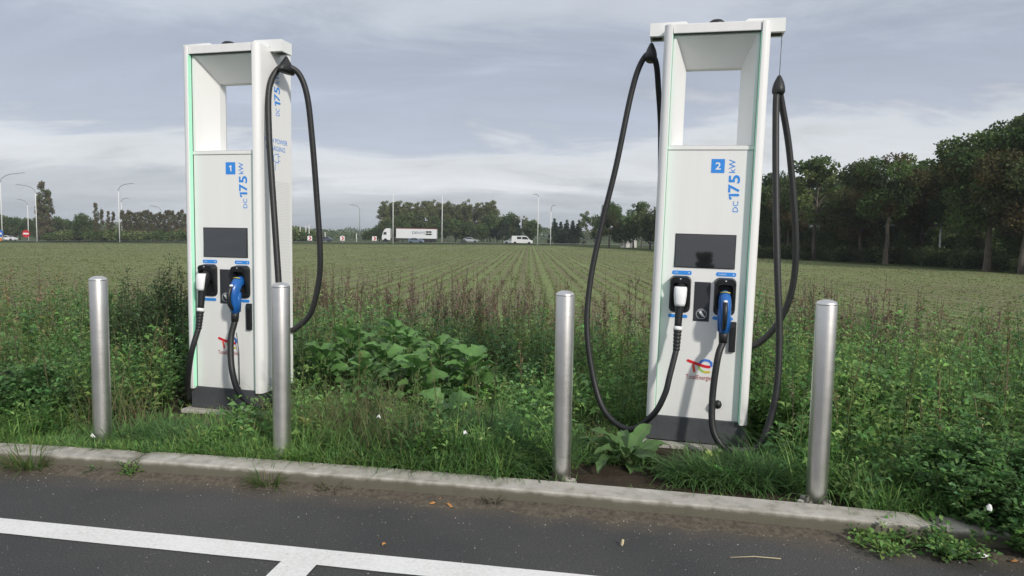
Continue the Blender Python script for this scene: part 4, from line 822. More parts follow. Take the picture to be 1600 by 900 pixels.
lamp(45, 373, 318, -12, 9, 215, 'short lamp post with thin arm behind the no-entry sign')
lamp(187, 377, 298, 19, 12, 182, 'slim lamp post with curved arm in front of the hedge')
lamp(191, 360, 300, 8, 6, 230, 'pale lamp post rising behind the hedge')
lamp(253, 366, 320, -14, 9, 215, 'lamp post with thin arm at the end of the hedge')
lamp(562, 376, 326, -11, 8, 205, 'dark lamp post with hooked arm beside the chevron signs', 'lamp_grey')
lamp(614, 384, 306, 0, 0, 172, 'straight white pole in front of the lorry cab')
lamp(690.5, 379, 306, 0, 0, 190, 'straight white pole behind the tail of the lorry trailer')
lamp(840, 387, 312, -3, 4, 158, 'white lamp post beside the white van')
lamp(860, 382, 330, 2.5, 9, 172, 'thin white lamp post with bent top before the conifers')
lamp(1469, 374, 309, 0, 0, 59, 'white pole seen between the trees at the guardrail')
for px, t_, Y in ((469, 352, 215), (478, 350, 214), (483, 349, 213), (508, 360, 212), (535, 365, 200), (557, 362, 206)): lamp(px, 376, t_, 0, 0, Y, 'thin pale post near the chevron signs', group='thin posts near the chevron signs')

# signs
def sign_post(o, h): tubeobj('post', [(0, .06, -.1), (0, .06, h)], .045, 'lamp_grey', o, 6)
for i, px in enumerate((484, 535, 585)):
    Y = 195; x = AT(px, Y); o = empty('chevron_sign', (x, Y, ztop(x, Y) - .2)); tag(o, 'red and white chevron board along the far road', 'sign', 'chevron boards')
    sign_post(o, 1.2); boxobj('plate', -.66, .66, -.02, .02, .55, 1.85, 'sign_white', o)
    bm = bmesh.new(); prism(bm, [(-.3, .65), (.1, .65), (.5, 1.2), (.1, 1.75), (-.3, 1.75), (.1, 1.2)], 'y', -.03, -.021); bmobj('chevron', bm, 'sign_red', o)
Y = 178; x = AT(41, Y); o = empty('no_entry_sign', (x, Y, float(tz(x, Y)))); tag(o, 'round red no-entry sign with white bar on a post', 'sign')
sign_post(o, 3.0); bm = bmesh.new(); prism(bm, [(1.0 * math.cos(a), 2.2 + 1.0 * math.sin(a)) for a in np.linspace(0, 2 * math.pi, 24, endpoint=False)], 'y', -.02, .02); bmobj('disc', bm, 'sign_red', o)
boxobj('white_bar', -.72, .72, -.03, -.021, 2.0, 2.42, 'sign_white', o)
Y = 178; x = AT(0, Y); o = empty('direction_sign', (x, Y, float(tz(x, Y)))); tag(o, 'round blue arrow sign above an orange marker', 'sign')
sign_post(o, 3.0); bm = bmesh.new(); prism(bm, [(.95 * math.cos(a), 2.3 + .95 * math.sin(a)) for a in np.linspace(0, 2 * math.pi, 24, endpoint=False)], 'y', -.02, .02); bmobj('disc', bm, 'sign_blue', o)
bm = bmesh.new(); prism(bm, [(-.5, 2.5), (.1, 2.2), (-.1, 2.0), (.6, 1.95), (.4, 2.6), (.25, 2.4), (-.4, 2.75)], 'y', -.03, -.021); bmobj('arrow', bm, 'sign_white', o)
boxobj('orange_marker', -.5, .5, -.03, .03, .3, 1.1, 'sign_orange', o)

# vehicles
def car(px, Y, mm, label, dir_=1, L_=4.3, H_=1.48, van=False):
    x = AT(px, Y); o = empty('van' if van else 'car', (x, Y, ztop(x, Y) if abs(Y - yc(x)) < 5 else float(tz(x, Y)) + .02)); tag(o, label, 'van' if van else 'car'); s = dir_; hw = .86
    if van: low = [(-2.6, .35), (-2.6, 1.2), (-2.5, 2.15), (1.0, 2.2), (1.35, 2.1), (2.0, 1.25), (2.75, 1.0), (2.85, .35)]; gls = [(-1.2, 1.35), (-1.2, 1.95), (-.1, 1.95), (-.1, 1.35)], [(.1, 1.3), (.1, 1.95), (1.2, 1.95), (1.75, 1.3)]; wx = (-1.7, 1.9); wr = .36; hw = 1.0
    else: low = [(-2.1, .3), (-2.15, .75), (-2.0, .98), (-1.75, 1.1), (-1.1, H_ - .04), (.1, H_), (.85, 1.0), (1.75, .82), (2.12, .6), (2.12, .3)]; gls = [(-1.62, 1.02), (-1.05, H_ - .12), (-.45, H_ - .09), (-.45, 1.0)], [(-.38, 1.0), (-.38, H_ - .09), (.05, H_ - .1), (.68, .98)]; wx = (-1.3, 1.3); wr = .32
    bm = bmesh.new(); prism(bm, [(p[0] * s, p[1]) for p in low], 'y', -hw, hw)
    for v_ in bm.verts:
        if v_.co.z > 1.0 and not van: v_.co.y *= .84
    bmesh.ops.bevel(bm, geom=list(bm.edges), offset=.05, segments=2, affect='EDGES'); bmobj('body', bm, mm, o)
    for g in gls:
        for sd in (-1, 1):
            bm = bmesh.new(); k = .862 if not van else 1.0; prism(bm, [(p[0] * s, p[1]) for p in g], 'y', sd * hw * k * .99 - .02, sd * hw * k * .99 + .02)
            for v_ in bm.verts:
                if not van: v_.co.y *= 1.0 + .13 * (1.0 - min(1, (v_.co.z - .95) / .45))
            bmobj('side_window', bm, 'car_glass', o)
    a, b_ = ((1.40, 2.06), (1.97, 1.30)) if van else ((.14, H_ - .04), (.80, 1.05)); hw2 = hw * (.9 if van else .78)
    pyobj('windscreen', [((a[0] + .02) * s, -hw2, a[1] + .03), ((b_[0] + .04) * s, -hw2, b_[1] + .04), ((b_[0] + .04) * s, hw2, b_[1] + .04), ((a[0] + .02) * s, hw2, a[1] + .03)], [(0, 1, 2, 3)], 'car_glass', o)
    for xx in wx:
        for sd in (-1, 1):
            bm = bmesh.new(); prism(bm, [(xx * s + wr * math.cos(q), wr + wr * math.sin(q)) for q in np.linspace(0, 2 * math.pi, 18, endpoint=False)], 'y', sd * hw - .1, sd * hw + .08); wh = bmobj('wheel', bm, 'tyre', o)
            bm = bmesh.new(); prism(bm, [(xx * s + wr * .62 * math.cos(q), wr + wr * .62 * math.sin(q)) for q in np.linspace(0, 2 * math.pi, 14, endpoint=False)], 'y', sd * (hw + .082), sd * (hw + .09)); bmobj('rim', bm, 'rim', wh)
    for sd in (-1, 1): boxobj('headlight', (2.04 if not van else 2.76) * s - .03, (2.04 if not van else 2.76) * s + .06, sd * hw * .7 - .16, sd * hw * .7 + .16, .62 if not van else .85, .78 if not van else 1.02, 'print_white', o)
car(735, 184, 'car_silver', 'silver hatchback driving along the far road')
car(13, 186, 'car_white', 'white car at the foot of the tall lamp post')
car(507, 190, 'car_dark', 'dark car passing between the chevron boards', -1)
car(650, 180, 'car_steel', 'steel-blue low car in front of the lorry trailer')
car(815, 172, 'car_white', 'white van with dark side windows on the far road', 1, van=True)
car(799, 180, 'car_silver', 'pale car half hidden behind the white van', -1)
# lorry with trailer
Y = 189.5; x = AT(640, Y); m_ = Y / FPX; o = empty('lorry', (x, Y, ztop(x, Y))); tag(o, 'white articulated lorry with long trailer lettered DENYS', 'lorry')
bm = bmesh.new(); prism(bm, [(-7.6, .5), (-7.7, 1.3), (-7.45, 2.1), (-7.25, 2.9), (-6.6, 3.75), (-5.3, 3.8), (-5.25, .5)], 'y', -1.22, 1.22); bmesh.ops.bevel(bm, geom=list(bm.edges), offset=.12, segments=2, affect='EDGES'); bmobj('cab', bm, 'car_white', o)
pyobj('windscreen', [(-7.5, -1.05, 2.05), (-7.5, 1.05, 2.05), (-7.28, 1.05, 2.9), (-7.28, -1.05, 2.9)], [(0, 1, 2, 3)], 'car_glass', o)
bm = bmesh.new(); prism(bm, [(-7.2, 2.0), (-7.05, 2.75), (-6.3, 2.75), (-6.3, 2.0)], 'y', -1.25, -1.215); bmobj('side_window', bm, 'car_glass', o)
boxobj('air_deflector', -6.5, -5.6, -1.0, 1.0, 3.8, 3.98, 'box_dark', o)
boxobj('chassis', -6.9, 7.4, -.9, .9, .55, 1.05, 'box_dark', o)
tr = boxobj('trailer_box', -3.6, 7.75, -1.25, 1.25, 1.1, 3.75, 'car_white', o, .04); boxobj('roof_rail', -3.6, 7.75, -1.24, 1.24, 3.76, 3.98, 'truck_red', tr); boxobj('side_skirt', -.2, 4.2, -1.24, -1.2, .45, 1.08, 'car_steel', tr)
lettering('lettering', 'DENYS', 'car_steel', tr, (.9, -1.262, 2.3), (1, 0, 0), (0, 0, 1), 3.6, .75, .01)
for q in range(4):
    cx, cz = 5.2 + .75 * (q % 2), 2.95 - .65 * (q // 2); pyobj('emblem', [(cx - .75, -1.262, cz), (cx - .1, -1.262, cz - .3), (cx + .65, -1.262, cz), (cx, -1.262, cz + .3)], [(0, 1, 2, 3)], 'tyre', tr)
for xx in (-6.6, -4.3, 4.4, 5.7, 7.0):
    for sd in (-1, 1):
        bm = bmesh.new(); prism(bm, [(xx + .5 * math.cos(q), .5 + .5 * math.sin(q)) for q in np.linspace(0, 2 * math.pi, 18, endpoint=False)], 'y', sd * 1.1 - .14, sd * 1.1 + .14); bmobj('wheel', bm, 'tyre', o)
# utility box and little buildings
Y = 168; x = AT(735 - 12, Y); bm = bmesh.new(); addbox(bm, -.55, .55, -.3, .3, -.1, 1.15, .03); addbox(bm, -.6, .6, -.35, .35, 1.16, 1.24, .01); c_ = bmobj('utility_cabinet', bm, 'box_dark'); c_.location = (x, Y, float(tz(x, Y))); tag(c_, 'small dark utility cabinet in the grass below the silver hatchback', 'cabinet')
Y = 205; x = AT(284, Y); o = empty('kiosk', (x, Y, float(tz(x, Y)))); tag(o, 'small white hut with red roof at the end of the hedge', 'building')
boxobj('wall', -1.4, 3, -1.5, 1.5, -.3, 2.2, 'car_white', o); bm = bmesh.new(); prism(bm, [(-2, 2.2), (3.6, 2.2), (2.8, 3.6), (-1.0, 3.6)], 'y', -2, 2); bmobj('roof', bm, 'roof_red', o); boxobj('door', -.4, .5, -1.53, -1.5, -.2, 1.8, 'car_glass', o)
Y = 150; x = AT(985, Y); o = empty('shed', (x, Y, float(tz(x, Y)))); tag(o, 'low pale concrete hut among the trees at the corner of the field', 'building')
boxobj('wall', -1.2, 1.2, -1.2, 1.2, -.3, 1.9, 'far_concrete', o); boxobj('roof', -1.35, 1.35, -1.35, 1.35, 1.9, 2.05, 'lamp_grey', o); boxobj('wall', -2.2, -1.3, -.8, .8, -.3, 1.1, 'far_concrete', o); boxobj('door', -.3, .5, -1.23, -1.2, -.2, 1.6, 'lamp_grey', o)

# ------------------------------------------------------------------ field crop: seedlings and stubble in drilled rows
S = Soup()
n_ = 130000; y_ = 13 + 137 * rng.random(n_) ** 1.6; x_ = rng.uniform(-.82, .82, n_) * (y_ + 6); row = np.round((x_ - .0245 * y_) / .5) * .5 + .0245 * y_
inrow = rng.random(n_) < .85; x_ = np.where(inrow, row + rng.normal(0, .05, n_), x_)
k = (x_ + .2 * y_ < 41.6) & (y_ < 150) & (dist(x_, y_) > 9.5) & (vnoise(x_, y_, 1.6, 21) * .5 + vnoise((x_ - .0245 * y_) * 1.0, y_ * .02, .8, 22) * .7 + .35 * vnoise(x_, y_, 9, 23) > .5); x_, y_ = x_[k], y_[k]; n_ = len(x_); P = np.stack([x_, y_, tz(x_, y_) - .005], 1)
sc_ = rng.uniform(.4, 1.05, n_) * (.8 + y_ / 130)
cc = pal(n_, [(.18, .255, .075), (.215, .285, .092), (.16, .22, .065), (.25, .27, .115), (.29, .265, .15)], .2); wh = rng.random(n_) < .035; cc[wh] = [.38, .36, .27]
for j in range(3):
    a = rng.uniform(0, 6.28, n_) + j * 2.1; d = np.stack([np.cos(a), np.sin(a), rng.uniform(.4, 1.4, n_)], 1); leaves(S, P, d, .092 * sc_, .05 * sc_, cc * rng.uniform(.8, 1.2, (n_, 1)), .2, .15)
tag(S.obj('field_crop', 'leaf'), 'short green crop and stubble growing in rows on the field', 'crop', kind='stuff')

# ------------------------------------------------------------------ verge vegetation
GREEN = [(0.1642, 0.3135, 0.0837), (0.1343, 0.2687, 0.0747), (0.2089, 0.3582, 0.0955), (0.2538, 0.388, 0.1194)]; DEEP = [(0.0963, 0.2088, 0.0707), (0.1221, 0.241, 0.0803), (0.1445, 0.2731, 0.0963)]; YEL = [(0.1853, 0.2317, 0.0618), (0.2317, 0.2471, 0.0772)]; RED = [(0.14, 0.098, 0.042), (0.119, 0.119, 0.042)]
DRY = [(.21, .16, .12), (.175, .13, .10), (.24, .195, .145)]; STRAW = [(.28, .23, .12), (.22, .19, .10)]
c1c = ORG[1] + A_ * .33 + B_ * .2; c2c = ORG[2] + A_ * .33 + B_ * .2
def keep(x, y, pad_=0.0, bol=.06):
    """not inside chargers or bollards"""
    ok = np.ones(len(x), bool)
    for c in (c1c, c2c):
        du = (x - c.x) * A_.x + (y - c.y) * A_.y; dv = (x - c.x) * B_.x + (y - c.y) * B_.y; ok &= ~((np.abs(du) < .37 + pad_) & (np.abs(dv) < .27 + pad_))
    for c, u1, v0 in ((c1c, -.02, -.6), (c2c, .12, -.8)):   # trodden in front of the footings
        du = (x - c.x) * A_.x + (y - c.y) * A_.y; dv = (x - c.x) * B_.x + (y - c.y) * B_.y; ok &= ~((du > -.44) & (du < u1) & (dv > v0) & (dv < -.2) & (vnoise(x, y, .12, 55) > .3))
    for bx_, by_, _, _ in BOL: ok &= np.hypot(x - bx_, y - by_) > bol
    return ok
def hcap(x, y):
    """how tall herbs may grow here: low by the kerb and in front of the cabinets, taller behind"""
    d = dist(x, y); h = np.interp(d, [0, .25, .7, 1.6, 3, 5, 8], [.10, .20, .36, .52, .62, .66, .7])
    h = h * (.65 + .7 * vnoise(x, y, .8, 31))
    h = np.where((x < -2.7), h * 1.12, h); h = np.where((x > 1.75), h * 1.25, h)
    for c, s_ in ((c1c, 1), (c2c, 1)):
        du = (x - c.x) * A_.x + (y - c.y) * A_.y; dv = (x - c.x) * B_.x + (y - c.y) * B_.y; fr = (np.abs(du) < .50) & (dv < .1) & (dv > -1.5); h = np.where(fr, np.minimum(h, .07), h)
    h = np.where((np.abs(x + .75) < .85) & (d > .8) & (d < 2.9), h * .42, h)
    h = np.where((x > .33) & (x < 1.0) & (y < 4.75), np.minimum(h, .10), h)
    h = np.where((x > .05) & (x < 1.72) & (d < .22), .03, h)
    return h
def scatter(n, xr, dr, bias=1.0):
    x = rng.uniform(*xr, n); d = dr[0] + (dr[1] - dr[0]) * rng.random(n) ** bias; y = d / .987 + yk(x) + KW; return x, y, d
bare = lambda x, d: (x > .0) & (x < 1.75) & (d < .26 + .12 * vnoise(x, d, .2, 77))

# grass
S = Soup()
x, y, d = scatter(120000, (-7, 6.5), (.0, 5.5), 1.7); k = keep(x, y) & ~(bare(x, d) & (rng.random(len(x)) > .06)) & (np.hypot(x - .58, y - 3.68) > .22 + .1 * rng.random(len(x))) & (vnoise(x, y, .45, 41) + .25 * (d < .5) > .34); x, y, d = x[k], y[k], d[k]; n_ = len(x)
Ln = np.minimum(rng.uniform(.09, .34, n_), hcap(x, y) * 1.15 + .03) * (.75 + .5 * vnoise(x, y, .5, 43)); az_ = rng.uniform(0, 6.28, n_)
P = np.stack([x, y, tz(x, y) - .01], 1); dry = (vnoise(x, y, .7, 47) > .72) & (rng.random(n_) < .5); cc = pal(n_, GREEN + DEEP[2:], .2); cc[dry] = pal(int(dry.sum()), STRAW + DRY[2:], .15)
blades(S, P, az_, Ln, rng.uniform(.004, .0085, n_), cc, rng.uniform(.05, .45, n_), rng.uniform(.2, 1.1, n_))
# lush clumps: between bollard 2 and 3, and in front of charger 2
for cx, cy, rx, ry, nn, lm in ((-.25, 4.05, .45, .28, 5200, .33), (1.22, 3.66, .30, .12, 2200, .23), (1.42, 3.68, .14, .10, 900, .22), (-2.0, 4.2, .5, .2, 2600, .2), (2.3, 3.9, .6, .5, 4000, .3), (-.05, 3.72, .25, .12, 1200, .2)):
    q = rng.normal(size=(nn, 2)) * .55; x = cx + q[:, 0] * rx * 1.2; y = cy + q[:, 1] * ry * 1.2; k = keep(x, y) & (dist(x, y) > .02) & ~((np.abs(x - .60) < .30) & (np.abs(y - 3.75) < .35)); x, y = x[k], y[k]; nn = len(x)
    out = np.arctan2(y - cy, x - cx) + rng.normal(0, .9, nn); blades(S, np.stack([x, y, tz(x, y) - .01], 1), out, rng.uniform(.4, 1.1, nn) * lm, rng.uniform(.005, .009, nn), pal(nn, [(.10, .205, .062), (.125, .23, .072), (.085, .175, .055)], .2), rng.uniform(.05, .5, nn), rng.uniform(.4, 1.4, nn))
tag(S.obj('verge_grass', 'leaf'), 'uneven green grass growing along the verge behind the kerb', 'grass', kind='stuff')

# leafy weeds: many small plants, too many to count
S = Soup()
def herbs(n, xr, dr, cols, m, ll, lw, bias=1.0, hs=1.0, gate=None, spread=.06, updir=(.1, 1.0)):
    x, y, d = scatter(n, xr, dr, bias); k = keep(x, y, .06, .10) & ~bare(x, d) & (hcap(x, y) > .085 * (.6 + rng.random(n))) & (np.hypot(x - .60, (y - 3.78) * 1.1) > .36)
    if gate is not None: k &= gate(x, y, d)
    x, y, d = x[k], y[k], d[k]; n = len(x); h = hcap(x, y) * hs * rng.uniform(.55, 1.15, n); b0 = np.stack([x, y, tz(x, y) - .01], 1); ln = np.stack([rng.normal(0, .16, n), rng.normal(0, .16, n), np.ones(n)], 1); tip = b0 + ln * h[:, None]
    base_c = pal(n, cols, .2) * (.55 + 1.0 * vnoise(x, y, .45, 91))[:, None]; stems(S, b0, tip, .003, .0012, base_c * .9 + .012)
    t_ = rng.uniform(.08, 1.0, (n, m)); a = (np.arange(m)[None] * 2.4 + rng.uniform(0, 6.28, (n, 1))); el_ = rng.uniform(*updir, (n, m)) * (.4 + .6 * t_)
    D = np.stack([np.cos(a) * np.cos(el_), np.sin(a) * np.cos(el_), np.sin(el_)], -1).reshape(-1, 3)
    B0 = (b0[:, None] + (tip - b0)[:, None] * t_[..., None]).reshape(-1, 3) + D * spread * rng.random((n * m, 1))
    sz = (rng.uniform(.6, 1.25, (n, m)) * (1.1 - .55 * t_)).ravel() * np.repeat(rng.uniform(.7, 1.2, n), m)
    C = np.repeat(base_c, m, 0) * (1 + .14 * rng.normal(size=(n * m, 1))); leaves(S, B0, D, ll * sz, lw * sz, np.clip(C, .01, .6), rng.uniform(.05, .45), .18, rng.normal(0, .35, n * m))
zone = lambda sd, lo, hi, sc2=.9: (lambda x, y, d: (vnoise(x, y, sc2, sd) >= lo) & (vnoise(x, y, sc2, sd) < hi))
herbs(2000, (-7, 7), (.12, 3.2), GREEN, 20, .07, .034, 1.2)                                   # small leaved
herbs(1500, (-7, 7), (.3, 4.5), DEEP + GREEN[:1], 17, .105, .05, 1.1, 1.05, zone(51, .35, 1.1))
herbs(1000, (-7, 7), (.5, 5.5), GREEN + YEL[:1], 24, .11, .025, 1.0, 1.1, zone(52, .45, 1.1))  # narrow leaved
herbs(900, (-7, 7), (.4, 4.0), DEEP, 11, .15, .09, 1.1, .85, zone(53, .5, 1.1))                # broad leaved
herbs(900, (-12, 10), (3.0, 7.5), DEEP + GREEN[1:2] + RED[1:], 22, .09, .04, 1.0, .95)
herbs(900, (-1.5, 3.2), (2.6, 5.5), RED + DEEP + YEL[:1] + GREEN[:1], 26, .06, .035, 1.0, .72)   # bramble slope, reddish
herbs(500, (-6, -2.7), (.15, 1.8), DEEP + GREEN[:1], 26, .06, .03, 1.1, 1.1)
herbs(620, (1.75, 6), (.05, 3.0), GREEN + DEEP, 22, .085, .04, 1.1, 1.05)
herbs(420, (-16, 14), (6.0, 10), DEEP + YEL[:1] + DRY[:1], 22, .12, .05, 1.0, .9)
tag(S.obj('leafy_weeds', 'leaf'), 'dense mass of low leafy weeds covering the verge', 'weeds', kind='stuff')

# brown seeded stalks on the slope
S = Soup()
def stalks(n, xr, dr, h0, h1, cols, gate=None, m=34, seed_l=.035, keep_=True):
    x, y, d = scatter(n, xr, dr); k = keep(x, y, .1)
    if gate is not None: k &= gate(x, y, d)
    x, y = x[k], y[k]; n = len(x); h = rng.uniform(h0, h1, n); b0 = np.stack([x, y, tz(x, y)], 1); ln = np.stack([rng.normal(0, .10, n), rng.normal(0, .10, n), np.ones(n)], 1); tip = b0 + ln * h[:, None]; bc = pal(n, cols, .18)
    stems(S, b0, tip, .005, .002, bc * .8)
    nb = 6; tb = rng.uniform(.35, .85, (n, nb)); a = rng.uniform(0, 6.28, (n, nb)); A0 = b0[:, None] + (tip - b0)[:, None] * tb[..., None]; L2 = h[:, None] * rng.uniform(.12, .3, (n, nb)) * (1.15 - tb); D = np.stack([np.cos(a) * .5, np.sin(a) * .5, np.ones_like(a)], -1); B1 = A0 + D * L2[..., None]
    stems(S, A0.reshape(-1, 3), B1.reshape(-1, 3), .003, .0012, np.repeat(bc * .85, nb, 0))
    j = rng.integers(0, nb + 1, (n, m)); t_ = rng.uniform(.15, 1, (n, m)); ii = np.arange(n)[:, None]
    jj = np.minimum(j, nb - 1); P0 = A0[ii, jj] + (B1[ii, jj] - A0[ii, jj]) * t_[..., None]; M0 = b0[:, None] + (tip - b0)[:, None] * (.4 + .6 * t_)[..., None]; P0 = np.where((j == nb)[..., None], M0, P0).reshape(-1, 3)
    ax = nrm(rng.normal(size=(n * m, 3)) + [0, 0, .4]); sd = nrm(np.cross(ax, rng.normal(size=(n * m, 3)))); sl = seed_l * rng.uniform(.6, 1.4, n * m); diamonds(S, P0, ax, sd, sl, sl * .45, np.clip(np.repeat(bc, m, 0) * (1 + .2 * rng.normal(size=(n * m, 1))), .01, .5))
stalks(620, (-3.6, 4.2), (3.8, 7.2), .7, 1.25, DRY, lambda x, y, d: vnoise(x, y, 1.0, 61) > .5, 80, .024)
stalks(420, (-9, 12), (5.5, 9.5), .6, 1.15, DRY + STRAW[1:] + DEEP[:1], lambda x, y, d: vnoise(x, y, 1.3, 62) > .5, 40)
stalks(160, (-6, -2.8), (2.5, 6), .5, .9, DRY[:1] + DEEP + STRAW[1:], None, 40)
stalks(260, (2, 9), (3, 7), .6, 1.1, DRY + DEEP + STRAW[1:], None, 40)
tag(S.obj('dry_stalks', 'dry_leaf_mat'), 'band of brown seeded weed stalks on the slope before the field', 'weeds', kind='stuff')

S2 = S; S = Soup()
stalks(420, (-6, 6), (.5, 3.6), .45, .85, [(.20, .21, .10), (.15, .19, .075), (.28, .25, .15)], lambda x, y, d: (hcap(x, y) > .2) & (np.hypot(x - .6, y - 4.2) > .6) & ((np.abs(x + .75) > .85) | (d < .8)), 26, .018)
tag(S.obj('seeding_grass', 'dry_leaf_mat'), 'thin pale seeding stalks standing among the weeds', 'weeds', kind='stuff')
S = Soup(); herbs(420, (-6, 6), (.3, 3.6), YEL + GREEN[2:], 14, .09, .04, 1.0, 1.05, zone(57, .52, 1.1, .6)); tag(S.obj('pale_weeds', 'leaf'), 'lighter yellow-green weeds in patches on the verge', 'weeds', kind='stuff')

# wispy dry grass by the kerb
S = Soup()
for cx, cy, r_, nn, lm in ((-1.12, 4.25, .24, 420, .52), (-.72, 4.0, .18, 380, .42), (-.95, 4.6, .25, 300, .5), (-2.75, 4.6, .2, 180, .5)):
    q = rng.normal(size=(nn, 2)) * r_ * .6; x = cx + q[:, 0]; y = cy + q[:, 1]; k = keep(x, y) & (dist(x, y) > .02); x, y = x[k], y[k]; nn = len(x)
    blades(S, np.stack([x, y, tz(x, y) - .01], 1), rng.uniform(0, 6.28, nn), rng.uniform(.5, 1.1, nn) * lm, rng.uniform(.0025, .0045, nn), pal(nn, [(.13, .17, .07), (.19, .18, .10), (.12, .16, .065), (.20, .16, .10)], .2), rng.uniform(.05, .4, nn), rng.uniform(.1, .8, nn))
x, y, d = scatter(260, (-.95, -.5), (.02, .2)); nn = len(x); blades(S, np.stack([x, y, tz(x, y) - .01], 1), rng.uniform(0, 6.28, nn), rng.uniform(.06, .2, nn), rng.uniform(.004, .01, nn), pal(nn, [(.20, .11, .05), (.16, .08, .04), (.12, .09, .05)], .2), rng.uniform(.2, .9, nn), rng.uniform(.3, 1.3, nn))
tag(S.obj('wispy_grass', 'dry_leaf_mat'), 'thin wispy tan grass leaning beside the bollard with the cable loop', 'grass', kind='stuff')

# ------------------------------------------------------------------ single plants
def bigleaf(kind, seed):
    r_ = random.Random(seed); nl, nw = 9, 5; V = []; f_ = []
    for i in range(nl):
        t_ = i / (nl - 1)
        if kind == 'dock': wd = .165 * math.sin(math.pi * min(1, t_ * .93 + .05)) ** .75
        else: wd = .40 * math.sin(math.pi * min(1, t_ ** .72 * .97 + .03)) ** .8
        if i == nl - 1: wd = .006
        for j in range(nw):
            s = j / (nw - 1) * 2 - 1; wave = (.05 * math.sin(t_ * 15 + seed + (2 if s > 0 else 0)) + r_.uniform(-.025, .025)) * abs(s) + r_.uniform(-.012, .012)
            V.append((t_, s * wd * (1 + (.16 if kind == 'bur' else .08) * (1 if i % 2 else -1) * (abs(s) > .9) + .08 * r_.uniform(-1, 1) * (abs(s) > .9)), -.38 * t_ ** 2.2 + .22 * t_ + abs(s) * wd * .45 + wave))
    for i in range(nl - 1):
        for j in range(nw - 1): f_.append((i * nw + j, i * nw + j + 1, i * nw + nw + j + 1, i * nw + nw + j))
    me = bpy.data.meshes.new('leaf'); me.from_pydata(V, [], f_); me.update(); me.materials.append(MATS['dock_leaf' if kind == 'dock' else 'burdock_leaf']); me.polygons.foreach_set('use_smooth', [True] * len(me.polygons)); return me
DOCKL = [bigleaf('dock', i) for i in range(3)]; BURL = [bigleaf('bur', 7 + i) for i in range(3)]
def rosette(name, x, y, meshes, n, L0, L1, label, cat='plant', group=None, tall=0.0, lo=.1, hi=1.1, seed=0):
    r_ = random.Random(seed); o = empty(name, (x, y, float(tz(x, y)))); tag(o, label, cat, group); bm = bmesh.new(); tips = []
    for i in range(n):
        a = i * 2.4 + r_.uniform(-.3, .3); t_ = i / max(1, n - 1); el_ = lo + (hi - lo) * t_ + r_.uniform(-.1, .1); Lf = r_.uniform(L0, L1) * (1 - .25 * t_); zz = .01 + tall * t_; rr = .03 + (.10 * tall * (1 - t_) * 2)
        p = (rr * math.cos(a), rr * math.sin(a), zz); tips.append(p)
        lf = bpy.data.objects.new('leaf', meshes[i % len(meshes)]); col.objects.link(lf); lf.parent = o; lf.location = p; lf.rotation_euler = (r_.uniform(-.55, .55), -el_ * .7, a); lf.scale = (Lf, Lf * r_.uniform(.85, 1.1), Lf)
    for p in tips: tube(bm, [(0, 0, -.02 + .6 * p[2] * .5), ((p[0]) * .6, p[1] * .6, p[2] * .75), p], [.007, .006, .005], 5)
    bmobj('stem', bm, 'stem_green', o); return o
p = G(978, 722, .02); rosette('dock_plant', p.x, p.y, DOCKL, 18, .26, .38, 'broad-leaved dock rosette on bare soil in front of the footing of the charger numbered 2', lo=-.35, hi=1.1, tall=.06, seed=2)
BUR = [(505, 600, 5.6, .20), (545, 575, 5.9, .30), (600, 585, 5.5, .26), (640, 560, 5.9, .32), (690, 575, 5.7, .30), (575, 610, 5.1, .18), (655, 600, 5.2, .2), (740, 590, 5.5, .22), (620, 540, 6.4, .34)]
for i, (px, py, Y, tl) in enumerate(BUR): rosette('burdock_plant', AT(px, Y), Y, BURL, 34, .14, .26, 'large-leaved green weed in the clump between the chargers', group='large-leaved weeds between the chargers', tall=tl + .22, lo=-.2, hi=.95, seed=10 + i)
for i, (px, Y, tl) in enumerate(((1380, 5.0, .34), (1425, 5.2, .30), (1350, 5.4, .3), (1590, 4.2, .25), (20, 4.6, .22), (700, 4.6, .1))):
    lab = 'large-leaved weed among the grass behind the bollard at the overgrown kerb end' if i < 3 else ('large-leaved weed where the kerb is overgrown', 'large-leaved weed beside the bollard left of the chargers', 'low large-leaved weed in the lush grass')[i - 3]
    rosette('burdock_plant', AT(px, Y), Y, BURL, 18 if i < 3 else 10, .2, .3, lab, group='large-leaved weeds on the right verge' if i < 3 else None, tall=tl + .12, lo=-.1, hi=.6, seed=30 + i)
